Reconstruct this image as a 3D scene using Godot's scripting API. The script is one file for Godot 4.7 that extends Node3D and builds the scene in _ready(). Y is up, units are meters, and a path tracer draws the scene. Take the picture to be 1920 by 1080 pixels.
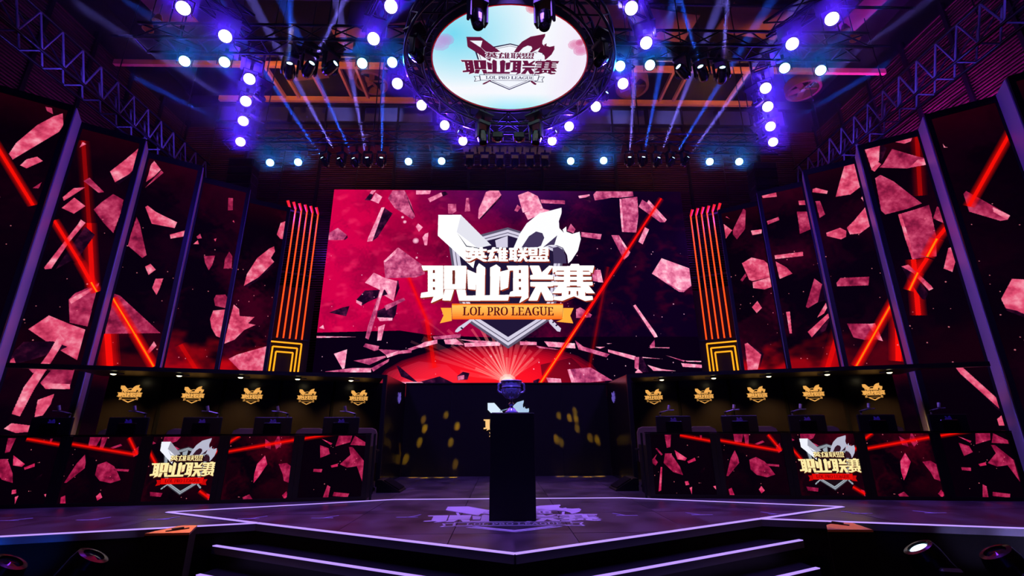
extends Node3D
# An arena stage: LED walls, two player booths, a trophy plinth, trusses with lamps. Units are metres, y = 0 is the stage deck.

var used := {}
var mats := {}

# ---------------------------------------------------------------- set-up
func _ready():
	var cam := Camera3D.new(); cam.name = "camera"
	cam.position = Vector3(-0.112, 1.0, 0.0)
	cam.rotation_degrees = Vector3(17.0, -1.274, -0.252)
	cam.fov = 63.6; cam.near = 0.05; cam.far = 80.0
	add_child(cam); cam.current = true
	var env := Environment.new()
	env.background_mode = Environment.BG_COLOR; env.background_color = Color(0, 0, 0)
	env.tonemap_mode = Environment.TONE_MAPPER_LINEAR; env.tonemap_exposure = 1.0
	env.volumetric_fog_enabled = true; env.volumetric_fog_density = 0.0
	env.sdfgi_enabled = true; env.ssao_enabled = true; env.ssil_enabled = true
	var we := WorldEnvironment.new(); we.name = "environment"; we.environment = env; add_child(we)
	area_lights()
	make_materials()
	ribbon_text = text_polys("LOL PRO LEAGUE", "Droid Serif")
	room()
	stage()
	main_screen()
	side_screens()
	neon_columns()
	black_wall()
	booths()
	desks()
	plinth_and_trophy()
	trusses()
	ceiling_screen()
	lamps()
	ceiling_things()
	front_things()
	haze()
	check_words()

func check_words():
	for c in get_children():
		if c.has_meta("label") and c.get_meta("label").replace("-", "-").split(" ", false).size() > 15: print(c.name, ": ", c.get_meta("label"))

func area_lights():
	area("main_screen_light", Vector3(0.1, 5.2, -13.3), Vector2(10.6, 5.0), Color(0.9, 0.14, 0.34), 9.0, Vector3(0.1, 3.0, 0))
	area("round_screen_light", Vector3(0, 6.3, -5.98), Vector2(1.9, 1.9), Color(0.8, 0.9, 1.0), 0.5, Vector3(0, 0, -5.9))
	for s in [-1.0, 1.0]:
		area("side_screen_light", Vector3(s * 7.0, 3.6, -9.0), Vector2(4.5, 6.0), Color(0.75, 0.15, 0.28), 0.12, Vector3(0, 2.0, -2.0))
		area("desk_screen_light", Vector3(s * 4.6, 0.5, -7.2), Vector2(5.0, 0.8), Color(0.75, 0.12, 0.25), 0.07, Vector3(s * 4.2, 0.1, 0))
	# house lights over the seats; unseen warm spots added to brighten two boxes
	for e in [-1.0, 1.0]:
		spot("unseen_warm_spot", Vector3(e * 4.6, 7.5, 2.5), Vector3(e * 3.9, 0, -6.0), Color(1.0, 0.62, 0.36), 11.0, 14.0, 0.1)
		spot("unseen_warm_spot", Vector3(e * 3.2, 7.0, -5.5), Vector3(e * 3.34, 0.05, -5.22), Color(1.0, 0.72, 0.48), 150.0 if e < 0 else 65.0, 2.6, 0.05, 0.5)  # added spot, no fixture, that brightens the box top
		spot("added_board_spot", Vector3(e * 4.8, 8.8, -8.6), Vector3(e * 5.2, 11.0, -11.8), Color(1.0, 0.62, 0.38), 13.0, 40.0, 0.1)  # two added unseen spots per side brighten the timber boards
		spot("added_board_spot", Vector3(e * 6.5, 9.6, -9.0), Vector3(e * 7.5, 11.1, -10.95), Color(1.0, 0.62, 0.38), 9.0, 42.0, 0.1)
		for q in [[5.9, 0.0], [4.1, 0.4]]:
			spot("added_window_spot", Vector3(e * 3.4, 7.6, -9.6), Vector3(e * q[0], 11.85, -14.2), Color(0.62, 0.6, 1.0), 85.0, 4.5, 0.08, 0.9)  # added unseen spots that make bright patches on the windows
		# unseen violet uplights added behind the stepped screens to wash the wall
		for k in 3:
			spot("added_wall_uplight", Vector3(e * 10.7, 6.6, -8.6 - k * 1.1), Vector3(e * 11.3, 8.9, -8.9 - k * 1.1), Color(0.72, 0.16, 1.0), (34.0 if e > 0 else 3.5), 42.0, 0.05)
		for k in 3:
			spot("added_truss_uplight", Vector3(e * 8.6, 7.2, -5.5 - k * 2.4), Vector3(e * 9.5, 8.6, -5.7 - k * 2.4), Color(0.40, 0.28, 1.0), 5.0, 40.0, 0.05)  # added uplights, no fixture, that brighten the side truss
	spot("added_trophy_spot", Vector3(-0.12, 5.7, -4.0), Vector3(0.0, 1.42, -6.13), Color(0.42, 0.34, 1.0), 70.0, 2.6, 0.05)  # two added unseen spots brighten the trophy cup
	spot("added_trophy_spot", Vector3(0.0, 5.6, -8.3), Vector3(0.0, 1.42, -6.13), Color(0.6, 0.35, 1.0), 90.0, 2.6, 0.05)
	# unseen wide spots added in place of the lamps' violet spill
	for q in [[-4.6, -7.0, 6.0], [4.6, -7.0, 6.0], [-1.7, -7.4, 3.5], [1.7, -7.4, 3.5], [-4.5, -5.3, 6.0], [4.5, -5.3, 6.0], [0.0, -4.2, 5.0]]:
		spot("added_spill_fill", Vector3(q[0], 6.6, q[1]), Vector3(q[0] * 1.02, 0.0, q[1] + 0.4), Color(0.56, 0.38, 1.0), q[2] * 1.8, 76.0, 0.3, 1.0)
	for q in [[-4.9, -7.2, 3.2], [4.9, -7.2, 3.2], [0.0, -7.8, 2.2]]:
		omni("added_glow_fill", Vector3(q[0], 6.5, q[1]), Color(0.34, 0.18, 1.0), q[2] * 1.5, 0.3)  # added blue fill without a fixture, up among the lamps
	for q in [[-6.2, 3.6], [0.0, 1.0], [6.2, 3.6]]:
		omni("added_wall_fill", Vector3(q[0], 7.0, -12.4), Color(0.52, 0.18, 1.0), q[1], 0.3)  # added violet fill that brightens the slatted back wall

func area(called, at, size, color, energy, aim):
	var a := AreaLight3D.new(); a.name = called; a.position = at; a.area_size = size; a.light_color = color; a.light_energy = energy
	a.area_range = 40.0; a.shadow_enabled = true
	add_child(a, true); a.look_at_from_position(at, aim, Vector3.UP if absf((aim - at).normalized().y) < 0.99 else Vector3.FORWARD)

func spot(called, at, aim, color, energy, angle, size, soft = 0.6, parent = self):
	var l := SpotLight3D.new(); l.name = called; l.light_color = color; l.light_energy = energy; l.spot_angle = angle; l.light_size = size
	l.spot_range = 40.0; l.spot_attenuation = 2.0; l.spot_angle_attenuation = soft; l.shadow_enabled = true
	add_child(l, true)
	l.look_at_from_position(at, aim, Vector3.UP if absf((aim - at).normalized().y) < 0.99 else Vector3.FORWARD)
	return l

func omni(called, at, color, energy, size):
	var l := OmniLight3D.new(); l.name = called; l.position = at; l.light_color = color; l.light_energy = energy; l.light_size = size
	l.omni_range = 40.0; l.omni_attenuation = 2.0; l.shadow_enabled = true
	add_child(l, true)

func haze():
	var f := FogVolume.new(); f.name = "haze"; f.shape = RenderingServer.FOG_VOLUME_SHAPE_BOX
	f.size = Vector3(13.6, 3.6, 5.8); f.position = Vector3(0, 7.8, -7.3)
	var m := FogMaterial.new(); m.density = 0.009; m.albedo = Color(1, 1, 1); f.material = m
	f.set_meta("kind", "stuff"); f.set_meta("label", "thin stage haze hanging among the trusses and lamps"); f.set_meta("category", "haze")
	add_child(f)

# ---------------------------------------------------------------- materials and names
func mat(color, rough = 0.6, metal = 0.0, spec = 0.5):
	var m := StandardMaterial3D.new(); m.albedo_color = color; m.roughness = rough; m.metallic = metal; m.metallic_specular = spec
	return m

func glow(color, energy, base = Color(0.02, 0.02, 0.02)):
	var m := StandardMaterial3D.new(); m.albedo_color = base; m.roughness = 0.4
	m.emission_enabled = true; m.emission = color; m.emission_energy_multiplier = energy
	return m

func make_materials():
	mats.black = mat(Color(0.03, 0.028, 0.034), 0.45)
	mats.matte = mat(Color(0.03, 0.027, 0.033), 0.9, 0.0, 0.25)
	mats.gloss = mat(Color(0.03, 0.028, 0.032), 0.2)
	mats.truss = mat(Color(0.16, 0.16, 0.19), 0.28, 0.8)
	mats.brace = mat(Color(0.62, 0.62, 0.68), 0.3, 0.55)
	mats.alu = mat(Color(0.66, 0.66, 0.7), 0.35, 0.7)
	mats.paint = mat(Color(0.72, 0.72, 0.76), 0.5)
	mats.wood = wood_mat(Color(0.21, 0.10, 0.11), Color(0.34, 0.17, 0.17), 0.32)
	mats.wood_dark = mat(Color(0.05, 0.02, 0.025), 0.8)
	mats.post = mat(Color(0.10, 0.09, 0.11), 0.4, 0.5)
	mats.board = wood_mat(Color(0.62, 0.42, 0.28), Color(0.74, 0.54, 0.38), 0.5)
	mats.panel_brown = wood_mat(Color(0.36, 0.22, 0.17), Color(0.44, 0.28, 0.21), 0.6)
	mats.ply = wood_mat(Color(0.55, 0.32, 0.18), Color(0.66, 0.42, 0.25), 0.5)
	mats.gold = mat(Color(0.85, 0.6, 0.2), 0.35, 0.6)
	mats.deck = []
	for k in 4:
		mats.deck.append(deck_mat(k))
	mats.booth = mat(Color(0.105, 0.085, 0.07), 0.22, 0.0, 0.6)
	mats.stage_wall = mat(Color(0.12, 0.11, 0.095), 0.6, 0.0, 0.3)
	mats.glass = mat(Color(0.30, 0.32, 0.42), 0.35)
	mats.violet = glow(Color(0.86, 0.82, 1.0), 5.0)
	mats.cyan = glow(Color(0.72, 0.95, 1.0), 4.0)
	mats.cool = glow(Color(0.75, 0.9, 1.0), 3.0)
	mats.warm = glow(Color(1.0, 0.92, 0.72), 6.0)
	mats.off_lens = mat(Color(0.05, 0.06, 0.09), 0.08)
	mats.strip = glow(Color(0.72, 0.58, 1.0), 1.15)
	mats.nosing = mat(Color(0.42, 0.41, 0.46), 0.35, 0.6)
	mats.vinyl = mat(Color(0.95, 0.93, 0.97), 0.5)
	mats.tape = mat(Color(0.75, 0.72, 0.9), 0.6)
	mats.red_tip = glow(Color(1.0, 0.13, 0.11), 0.9)
	mats.neon = glow(Color(1.0, 0.29, 0.04), 1.35)
	mats.neon_gold = glow(Color(1.0, 0.62, 0.08), 1.4)
	mats.chair = mat(Color(0.5, 0.42, 0.34), 0.55)

func wood_mat(a, b, rough):
	var m := StandardMaterial3D.new(); m.roughness = rough
	var n := FastNoiseLite.new(); n.seed = 7; n.frequency = 0.02
	var pic := n.get_image(128, 128)
	var n2 := FastNoiseLite.new(); n2.seed = 9; n2.frequency = 0.15
	var fine := n2.get_image(128, 128)
	var im := Image.create_empty(128, 128, false, Image.FORMAT_RGB8)
	for y in 128:
		for x in 128:
			var t = 0.5 * pic.get_pixel(x / 8, y).r + 0.5 * fine.get_pixel(x / 16, y).r
			im.set_pixel(x, y, a.lerp(b, clampf(t, 0, 1)))
	m.albedo_texture = ImageTexture.create_from_image(im)
	m.uv1_triplanar = true; m.uv1_scale = Vector3(0.8, 0.8, 0.8)
	return m

func deck_mat(k):
	var m := StandardMaterial3D.new()
	var n := FastNoiseLite.new(); n.seed = 30 + k; n.frequency = 0.012; n.fractal_octaves = 5
	var pic := n.get_image(256, 256)
	var im := Image.create_empty(256, 256, false, Image.FORMAT_RGB8)
	var ro := Image.create_empty(256, 256, false, Image.FORMAT_RGB8)
	var base = [Color(0.34, 0.30, 0.32), Color(0.31, 0.28, 0.31), Color(0.37, 0.33, 0.34), Color(0.33, 0.30, 0.32)][k]
	for y in 256:
		for x in 256:
			var t = pic.get_pixel(x, y).r
			im.set_pixel(x, y, base * (0.62 + 0.5 * t))
			var r = 0.30 + 0.25 * t
			ro.set_pixel(x, y, Color(r, r, r))
	m.albedo_texture = ImageTexture.create_from_image(im)
	m.roughness_texture = ImageTexture.create_from_image(ro)
	m.uv1_triplanar = true; m.uv1_world_triplanar = true; m.uv1_scale = Vector3(0.45, 0.45, 0.45)
	return m

func numbered(called):
	if not used.has(called):
		used[called] = 0
		return called
	used[called] += 1
	return "%s_%03d" % [called, used[called]]

func thing(called, label, category, at = Vector3.ZERO, turn = 0.0, group = ""):
	var o := Node3D.new(); o.name = numbered(called); add_child(o); o.position = at; o.rotation.y = turn
	return tag(o, label, category, group)

func tag(o, label, category, group = ""):
	o.set_meta("label", label); o.set_meta("category", category)
	if group: o.set_meta("group", group)
	return o

func obj(called, mesh, material, parent = self):
	var o := MeshInstance3D.new(); o.name = numbered(called) if parent == self else called
	o.mesh = mesh; o.material_override = material
	parent.add_child(o, true)
	return o

func struct(called, mesh, material):
	var o = obj(called, mesh, material)
	o.set_meta("kind", "structure")
	return o

func copy(o, label, at, turn = 0.0):
	var c = o.duplicate(); c.name = numbered(o.name.split("_0")[0]); add_child(c); c.position = at; c.rotation.y = turn
	c.set_meta("label", label)
	return c

# ---------------------------------------------------------------- shapes
func st0():
	var st := SurfaceTool.new(); st.begin(Mesh.PRIMITIVE_TRIANGLES); return st

func quad(st, a, b, c, d, uv = null):
	var n = (c - a).cross(b - a).normalized()
	var p = [a, b, c, a, c, d]
	var t = [0, 1, 2, 0, 2, 3]
	for i in 6:
		st.set_normal(n)
		if uv: st.set_uv(uv[t[i]])
		st.add_vertex(p[i])

func tri(st, a, b, c):
	var n = (c - a).cross(b - a).normalized()
	for p in [a, b, c]:
		st.set_normal(n); st.add_vertex(p)

func box(st, c, s, b = Basis()):
	var h = s / 2.0
	var v = []
	for k in 8:
		v.append(c + b * Vector3(h.x if k & 1 else -h.x, h.y if k & 2 else -h.y, h.z if k & 4 else -h.z))
	for q in [[0, 1, 3, 2], [4, 5, 7, 6], [0, 2, 6, 4], [1, 3, 7, 5], [0, 1, 5, 4], [2, 3, 7, 6]]:
		face(st, [v[q[0]], v[q[1]], v[q[2]], v[q[3]]], c)

func bevel_box(st, c, s, e, b = Basis()):
	# a box whose twelve edges are chamfered by e
	var h = s / 2.0
	var V = func(x, y, z): return c + b * Vector3(x, y, z)
	for s1 in [-1.0, 1.0]:
		face(st, [V.call(s1 * h.x, -h.y + e, -h.z + e), V.call(s1 * h.x, h.y - e, -h.z + e), V.call(s1 * h.x, h.y - e, h.z - e), V.call(s1 * h.x, -h.y + e, h.z - e)], c)
		face(st, [V.call(-h.x + e, s1 * h.y, -h.z + e), V.call(h.x - e, s1 * h.y, -h.z + e), V.call(h.x - e, s1 * h.y, h.z - e), V.call(-h.x + e, s1 * h.y, h.z - e)], c)
		face(st, [V.call(-h.x + e, -h.y + e, s1 * h.z), V.call(h.x - e, -h.y + e, s1 * h.z), V.call(h.x - e, h.y - e, s1 * h.z), V.call(-h.x + e, h.y - e, s1 * h.z)], c)
		for s2 in [-1.0, 1.0]:
			face(st, [V.call(s1 * h.x, s2 * (h.y - e), -h.z + e), V.call(s1 * h.x, s2 * (h.y - e), h.z - e), V.call(s1 * (h.x - e), s2 * h.y, h.z - e), V.call(s1 * (h.x - e), s2 * h.y, -h.z + e)], c)
			face(st, [V.call(s1 * h.x, -h.y + e, s2 * (h.z - e)), V.call(s1 * h.x, h.y - e, s2 * (h.z - e)), V.call(s1 * (h.x - e), h.y - e, s2 * h.z), V.call(s1 * (h.x - e), -h.y + e, s2 * h.z)], c)
			face(st, [V.call(-h.x + e, s1 * h.y, s2 * (h.z - e)), V.call(h.x - e, s1 * h.y, s2 * (h.z - e)), V.call(h.x - e, s1 * (h.y - e), s2 * h.z), V.call(-h.x + e, s1 * (h.y - e), s2 * h.z)], c)
			for s3 in [-1.0, 1.0]:
				var a = V.call(s1 * h.x, s2 * (h.y - e), s3 * (h.z - e)); var d = V.call(s1 * (h.x - e), s2 * h.y, s3 * (h.z - e)); var f = V.call(s1 * (h.x - e), s2 * (h.y - e), s3 * h.z)
				if (d - a).cross(f - a).dot(a - c) < 0: tri(st, a, d, f)
				else: tri(st, a, f, d)

func face(st, p, c):
	if (p[2] - p[0]).cross(p[1] - p[0]).dot(p[0] + p[2] - 2.0 * c) > 0: quad(st, p[0], p[1], p[2], p[3])
	else: quad(st, p[3], p[2], p[1], p[0])

func frame_of(d):
	var x = d.cross(Vector3.UP if absf(d.y) < 0.95 else Vector3.RIGHT).normalized()
	return [x, d.cross(x).normalized()]

func tube(st, a, b, r, n = 8, r2 = -1.0, caps = true):
	var d = (b - a).normalized(); var f = frame_of(d)
	if r2 < 0: r2 = r
	for k in n:
		var u = TAU * k / n; var w = TAU * (k + 1) / n
		var e0 = f[0] * cos(u) + f[1] * sin(u); var e1 = f[0] * cos(w) + f[1] * sin(w)
		var q = [a + e0 * r, b + e0 * r2, b + e1 * r2, a + e1 * r]
		var nn = [e0, e0, e1, e1]
		for i in [0, 1, 2, 0, 2, 3]:
			st.set_normal(nn[i]); st.add_vertex(q[i])
		if caps:
			st.set_normal(-d)
			for p in [a, q[0], q[3]]: st.add_vertex(p)
			st.set_normal(d)
			for p in [b, q[2], q[1]]: st.add_vertex(p)

func lathe(st, prof, n = 24, xf = Transform3D()):
	# profile of Vector2(radius, height) about the y axis
	for k in n:
		var u = TAU * k / n; var w = TAU * (k + 1) / n
		for i in prof.size() - 1:
			var p = prof[i]; var q = prof[i + 1]
			var nr = Vector2(q.y - p.y, p.x - q.x).normalized()
			var A = func(s, ang): return xf * Vector3(s.x * cos(ang), s.y, s.x * sin(ang))
			var N = func(ang): return (xf.basis * Vector3(nr.x * cos(ang), nr.y, nr.x * sin(ang))).normalized()
			for v in [[p, u], [q, w], [q, u], [p, u], [p, w], [q, w]]:
				st.set_normal(N.call(v[1])); st.add_vertex(A.call(v[0], v[1]))

func ring(st, R, r, n, m, xf = Transform3D(), a0 = 0.0, a1 = TAU):
	for k in n:
		for j in m:
			var q = []
			for e in [[k, j], [k + 1, j], [k + 1, j + 1], [k, j + 1]]:
				var u = a0 + (a1 - a0) * e[0] / n; var w = TAU * e[1] / m
				var d = Vector3(cos(u), 0, sin(u))
				var nn = d * cos(w) + Vector3.UP * sin(w)
				q.append([xf * (d * R + nn * r), (xf.basis * nn).normalized()])
			for i in [0, 1, 2, 0, 2, 3]:
				st.set_normal(q[i][1]); st.add_vertex(q[i][0])

func prism(st, poly, z0, z1, xf = Transform3D()):
	# an outline in x, y pulled from z0 to z1
	var p := PackedVector2Array(poly)
	if Geometry2D.is_polygon_clockwise(p): p.reverse()
	var t := Geometry2D.triangulate_polygon(p)
	for i in range(0, t.size(), 3):
		var a = p[t[i]]; var b = p[t[i + 1]]; var c = p[t[i + 2]]
		if (b - a).cross(c - a) < 0:
			var s = b; b = c; c = s
		tri(st, xf * Vector3(a.x, a.y, z1), xf * Vector3(c.x, c.y, z1), xf * Vector3(b.x, b.y, z1))
		tri(st, xf * Vector3(a.x, a.y, z0), xf * Vector3(b.x, b.y, z0), xf * Vector3(c.x, c.y, z0))
	for i in p.size():
		var a = p[i]; var b = p[(i + 1) % p.size()]
		quad(st, xf * Vector3(a.x, a.y, z0), xf * Vector3(a.x, a.y, z1), xf * Vector3(b.x, b.y, z1), xf * Vector3(b.x, b.y, z0))

func mk(c, s, b = Basis()):
	var st = st0(); box(st, c, s, b); return st.commit()

func mk_tube(a, b, r, n = 8, r2 = -1.0):
	var st = st0(); tube(st, a, b, r, n, r2); return st.commit()

func rot(deg): return Basis(Vector3.UP, deg_to_rad(deg))

func facing(d, up = Vector3.UP):
	return Basis.looking_at(d, up if absf(d.normalized().y) < 0.98 else Vector3.FORWARD)

# ---------------------------------------------------------------- painting the pictures that the screens show
func pts(list, s, dx = 0.0, dy = 0.0):
	var p := PackedVector2Array()
	for i in range(0, list.size(), 2): p.append(Vector2(list[i] * s + dx, list[i + 1] * s + dy))
	return p

func bounds(p):
	var lo = p[0]; var hi = p[0]
	for q in p:
		lo = lo.min(q); hi = hi.max(q)
	return Rect2i(Vector2i(lo.floor()), Vector2i((hi - lo).ceil()) + Vector2i(2, 2))

func fill(im, p, color):
	var b = bounds(p)
	for y in range(maxi(0, b.position.y), mini(im.get_height(), b.end.y)):
		var xs = []
		for i in p.size():
			var a = p[i]; var c = p[(i + 1) % p.size()]
			if (a.y <= y + 0.5) != (c.y <= y + 0.5):
				xs.append(a.x + (y + 0.5 - a.y) * (c.x - a.x) / (c.y - a.y))
		xs.sort()
		for i in range(0, xs.size() - 1, 2):
			var x0 = maxi(0, roundi(xs[i])); var x1 = mini(im.get_width(), roundi(xs[i + 1]))
			if x1 > x0: im.fill_rect(Rect2i(x0, y, x1 - x0, 1), color)

func veil(im, p, color):
	# a translucent outline laid over the picture
	var b = bounds(p).intersection(Rect2i(Vector2i.ZERO, im.get_size()))
	if b.size.x <= 0 or b.size.y <= 0: return
	var t := Image.create_empty(b.size.x, b.size.y, false, Image.FORMAT_RGBA8)
	var q := PackedVector2Array()
	for v in p: q.append(v - Vector2(b.position))
	fill(t, q, color)
	im.blend_rect(t, Rect2i(Vector2i.ZERO, b.size), b.position)

func rock(im, p, tex):
	var b = bounds(p).intersection(Rect2i(Vector2i.ZERO, im.get_size()))
	if b.size.x <= 0 or b.size.y <= 0: return
	var q := PackedVector2Array()
	for v in p: q.append(v - Vector2(b.position))
	var mask := Image.create_empty(b.size.x, b.size.y, false, Image.FORMAT_RGBA8)
	fill(mask, q, Color.WHITE)
	var off = Vector2i((b.position.x * 7 + b.position.y * 3) % 100, (b.position.y * 5) % 100)
	var src = tex.get_region(Rect2i(off, b.size))
	im.blit_rect_mask(src, mask, Rect2i(Vector2i.ZERO, b.size), b.position)

func line(im, a, b, w, color, w2 = -1.0):
	if w2 < 0: w2 = w
	var n = (b - a).orthogonal().normalized()
	veil(im, PackedVector2Array([a + n * w / 2, b + n * w2 / 2, b - n * w2 / 2, a - n * w / 2]), color)

func laser(im, a, b, w, strength = 1.0, core = false):
	for k in 5:
		line(im, a, b, w * (2.6 - 0.45 * k), Color(1.0, 0.04, 0.02, 0.2 * strength))
	line(im, a, b, w * 0.8, Color(1.0, 0.06, 0.02, minf(1.0, 0.9 * strength)))
	if core: line(im, a, b, w * 0.35, Color(1.0, 0.55, 0.05, 0.9))

func dot(im, c, r, color):
	for k in 3:
		var p := PackedVector2Array()
		for i in 10: p.append(c + Vector2.from_angle(TAU * i / 10) * r * (1.0 - 0.3 * k))
		veil(im, p, Color(color.r, color.g, color.b, 0.5))

func rock_tex(dark, midc, bright, sd, size = 512):
	var n := FastNoiseLite.new(); n.seed = sd; n.frequency = 0.016; n.fractal_octaves = 5
	var n2 := FastNoiseLite.new(); n2.seed = sd + 5; n2.frequency = 0.05; n2.fractal_octaves = 3
	var a := n.get_image(size, size).get_data(); var b := n2.get_image(size, size).get_data()
	var ramp := []
	for i in 256:
		var t = clampf((i / 255.0 - 0.5) * 1.25 + 0.56, 0, 1)
		ramp.append(dark.lerp(midc, t * 2) if t < 0.5 else midc.lerp(bright, t * 2 - 1))
	var out := PackedByteArray(); out.resize(size * size * 4)
	for i in size * size:
		var c = ramp[(a[i] * 7 + b[i] * 3) / 10]
		out[i * 4] = c.r8; out[i * 4 + 1] = c.g8; out[i * 4 + 2] = c.b8; out[i * 4 + 3] = 255
	return Image.create_from_data(size, size, false, Image.FORMAT_RGBA8, out)

func backdrop(w, h, f, shift = 0.0):
	# a soft picture: f(u, v, slow noise, fine noise) -> colour
	var n := FastNoiseLite.new(); n.seed = 3; n.frequency = 0.022; n.fractal_octaves = 4; n.domain_warp_enabled = true; n.domain_warp_amplitude = 30.0
	var n2 := FastNoiseLite.new(); n2.seed = 8; n2.frequency = 0.06; n2.fractal_octaves = 3
	var W = w / 8; var Hh = h / 8
	var im := Image.create_empty(W, Hh, false, Image.FORMAT_RGBA8)
	for y in Hh:
		for x in W:
			im.set_pixel(x, y, f.call((x + 0.5) / W, (y + 0.5) / Hh, n.get_noise_2d(x + shift, y) * 0.5 + 0.5, n2.get_noise_2d(x + shift, y * 1.6) * 0.5 + 0.5))
	im.resize(w, h, Image.INTERPOLATE_CUBIC)
	return im

func text_polys(text, font_name, bold = false):
	# letter outlines as triangles in a box 0..1 wide and high
	var tm := TextMesh.new(); tm.text = text; tm.font_size = 64; tm.depth = 0.0; tm.pixel_size = 0.01
	var f := SystemFont.new(); f.font_names = PackedStringArray([font_name])
	if bold: f.font_weight = 700
	tm.font = f
	var arr := tm.get_mesh_arrays()
	var v: PackedVector3Array = arr[Mesh.ARRAY_VERTEX]
	var ix: PackedInt32Array = arr[Mesh.ARRAY_INDEX] if arr[Mesh.ARRAY_INDEX] != null else PackedInt32Array(range(v.size()))
	var lo = Vector2(1e9, 1e9); var hi = -lo
	for p in v:
		lo = lo.min(Vector2(p.x, p.y)); hi = hi.max(Vector2(p.x, p.y))
	var out := []
	for i in range(0, ix.size() - 2, 3):
		var t := PackedVector2Array()
		for k in 3:
			var p = v[ix[i + k]]
			t.append(Vector2((p.x - lo.x) / (hi.x - lo.x), (hi.y - p.y) / (hi.y - lo.y)))
		if absf((t[1] - t[0]).cross(t[2] - t[0])) > 1e-7: out.append(t)
	return out

func paint_logo(im, cx, cy, s, pal):
	# the league's emblem: shield, hammer, axe, two rows of lettering, ribbon; s = pixels per unit
	for row in LOGO:
		var kind = row[0].split("_")
		if pal.has(kind[0] + "_" + kind[1]): fill(im, pts(row[1], s / 1000.0, cx, cy), pal[kind[0] + "_" + kind[1]])
		elif pal.has(kind[1]): fill(im, pts(row[1], s / 1000.0, cx, cy), pal[kind[1]])
	var sh = s * 0.006
	for set_ in [LETTERS_BIG, LETTERS_SMALL]:
		for d in pal.edge:
			for row in set_:
				if row[0] == "W": fill(im, pts(row[1], s / 1000.0, cx + d.x * sh, cy + d.y * sh), d_color(pal, d))
		for d in ([Vector2(-0.5, 0), Vector2(0.5, 0), Vector2(0, 0.35), Vector2(0, -0.35), Vector2.ZERO] if pal.has("bold") else [Vector2.ZERO]):
			for row in set_:
				if row[0] == "W": fill(im, pts(row[1], s / 1000.0, cx + d.x * sh, cy + d.y * sh), pal.letter)
		for row in set_:
			if row[0] == "K": fill(im, pts(row[1], s / 1000.0, cx, cy), pal.hole)
	if pal.has("ribbon"):
		for row in RIBBON:
			fill(im, pts(row[1], s / 1000.0, cx, cy), pal.ribbon if row[0] == "R" else pal.tail)
		if pal.has("shine"):
			var q = RIBBON[0][1]
			for k in 6:
				var p := PackedVector2Array()
				for e in [[q[0], q[1]], [q[2], q[3]], [q[2], q[3] + 90 - k * 14], [q[0], q[1] + 90 - k * 14]]:
					p.append(Vector2(e[0] * s / 1000.0 + cx, e[1] * s / 1000.0 + cy + s * 0.01))
				veil(im, p, pal.shine)
		if pal.has("outline"):
			for row in RIBBON:
				var p = pts(row[1], s / 1000.0, cx, cy)
				for i in p.size(): line(im, p[i], p[(i + 1) % p.size()], s * 0.008, pal.outline)
	var t = RIBBON_TEXT
	for p in ribbon_text:
		var q := PackedVector2Array()
		for v in p: q.append(Vector2(cx + (t[0] + (t[2] - t[0]) * v.x) * s / 1000.0, cy + (t[1] + (t[3] - t[1]) * v.y) * s / 1000.0))
		for d in [-0.0015, 0.0015]:
			var w := PackedVector2Array()
			for v in q: w.append(v + Vector2(d * s, 0))
			fill(im, w, pal.text)

func d_color(pal, _d): return pal.edge_color

var ribbon_text := []

func screen_mat(im, energy = 1.0):
	var m := StandardMaterial3D.new(); m.albedo_color = Color(0.01, 0.01, 0.012); m.roughness = 0.6; m.metallic_specular = 0.15
	m.emission_enabled = true; m.emission = Color.WHITE; m.emission_operator = BaseMaterial3D.EMISSION_OP_MULTIPLY
	m.emission_texture = ImageTexture.create_from_image(im); m.emission_energy_multiplier = energy
	m.texture_repeat = false
	return m

func picture(w, h):
	# an upright picture plane facing +z, its centre at the origin
	var st = st0()
	quad(st, Vector3(-w / 2, -h / 2, 0), Vector3(-w / 2, h / 2, 0), Vector3(w / 2, h / 2, 0), Vector3(w / 2, -h / 2, 0), [Vector2(0, 1), Vector2(0, 0), Vector2(1, 0), Vector2(1, 1)])
	return st.commit()

# ---------------------------------------------------------------- the hall
const ROOM_X := 11.3
const BACK_Z := -14.3
const TOP_Y := 12.5

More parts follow.
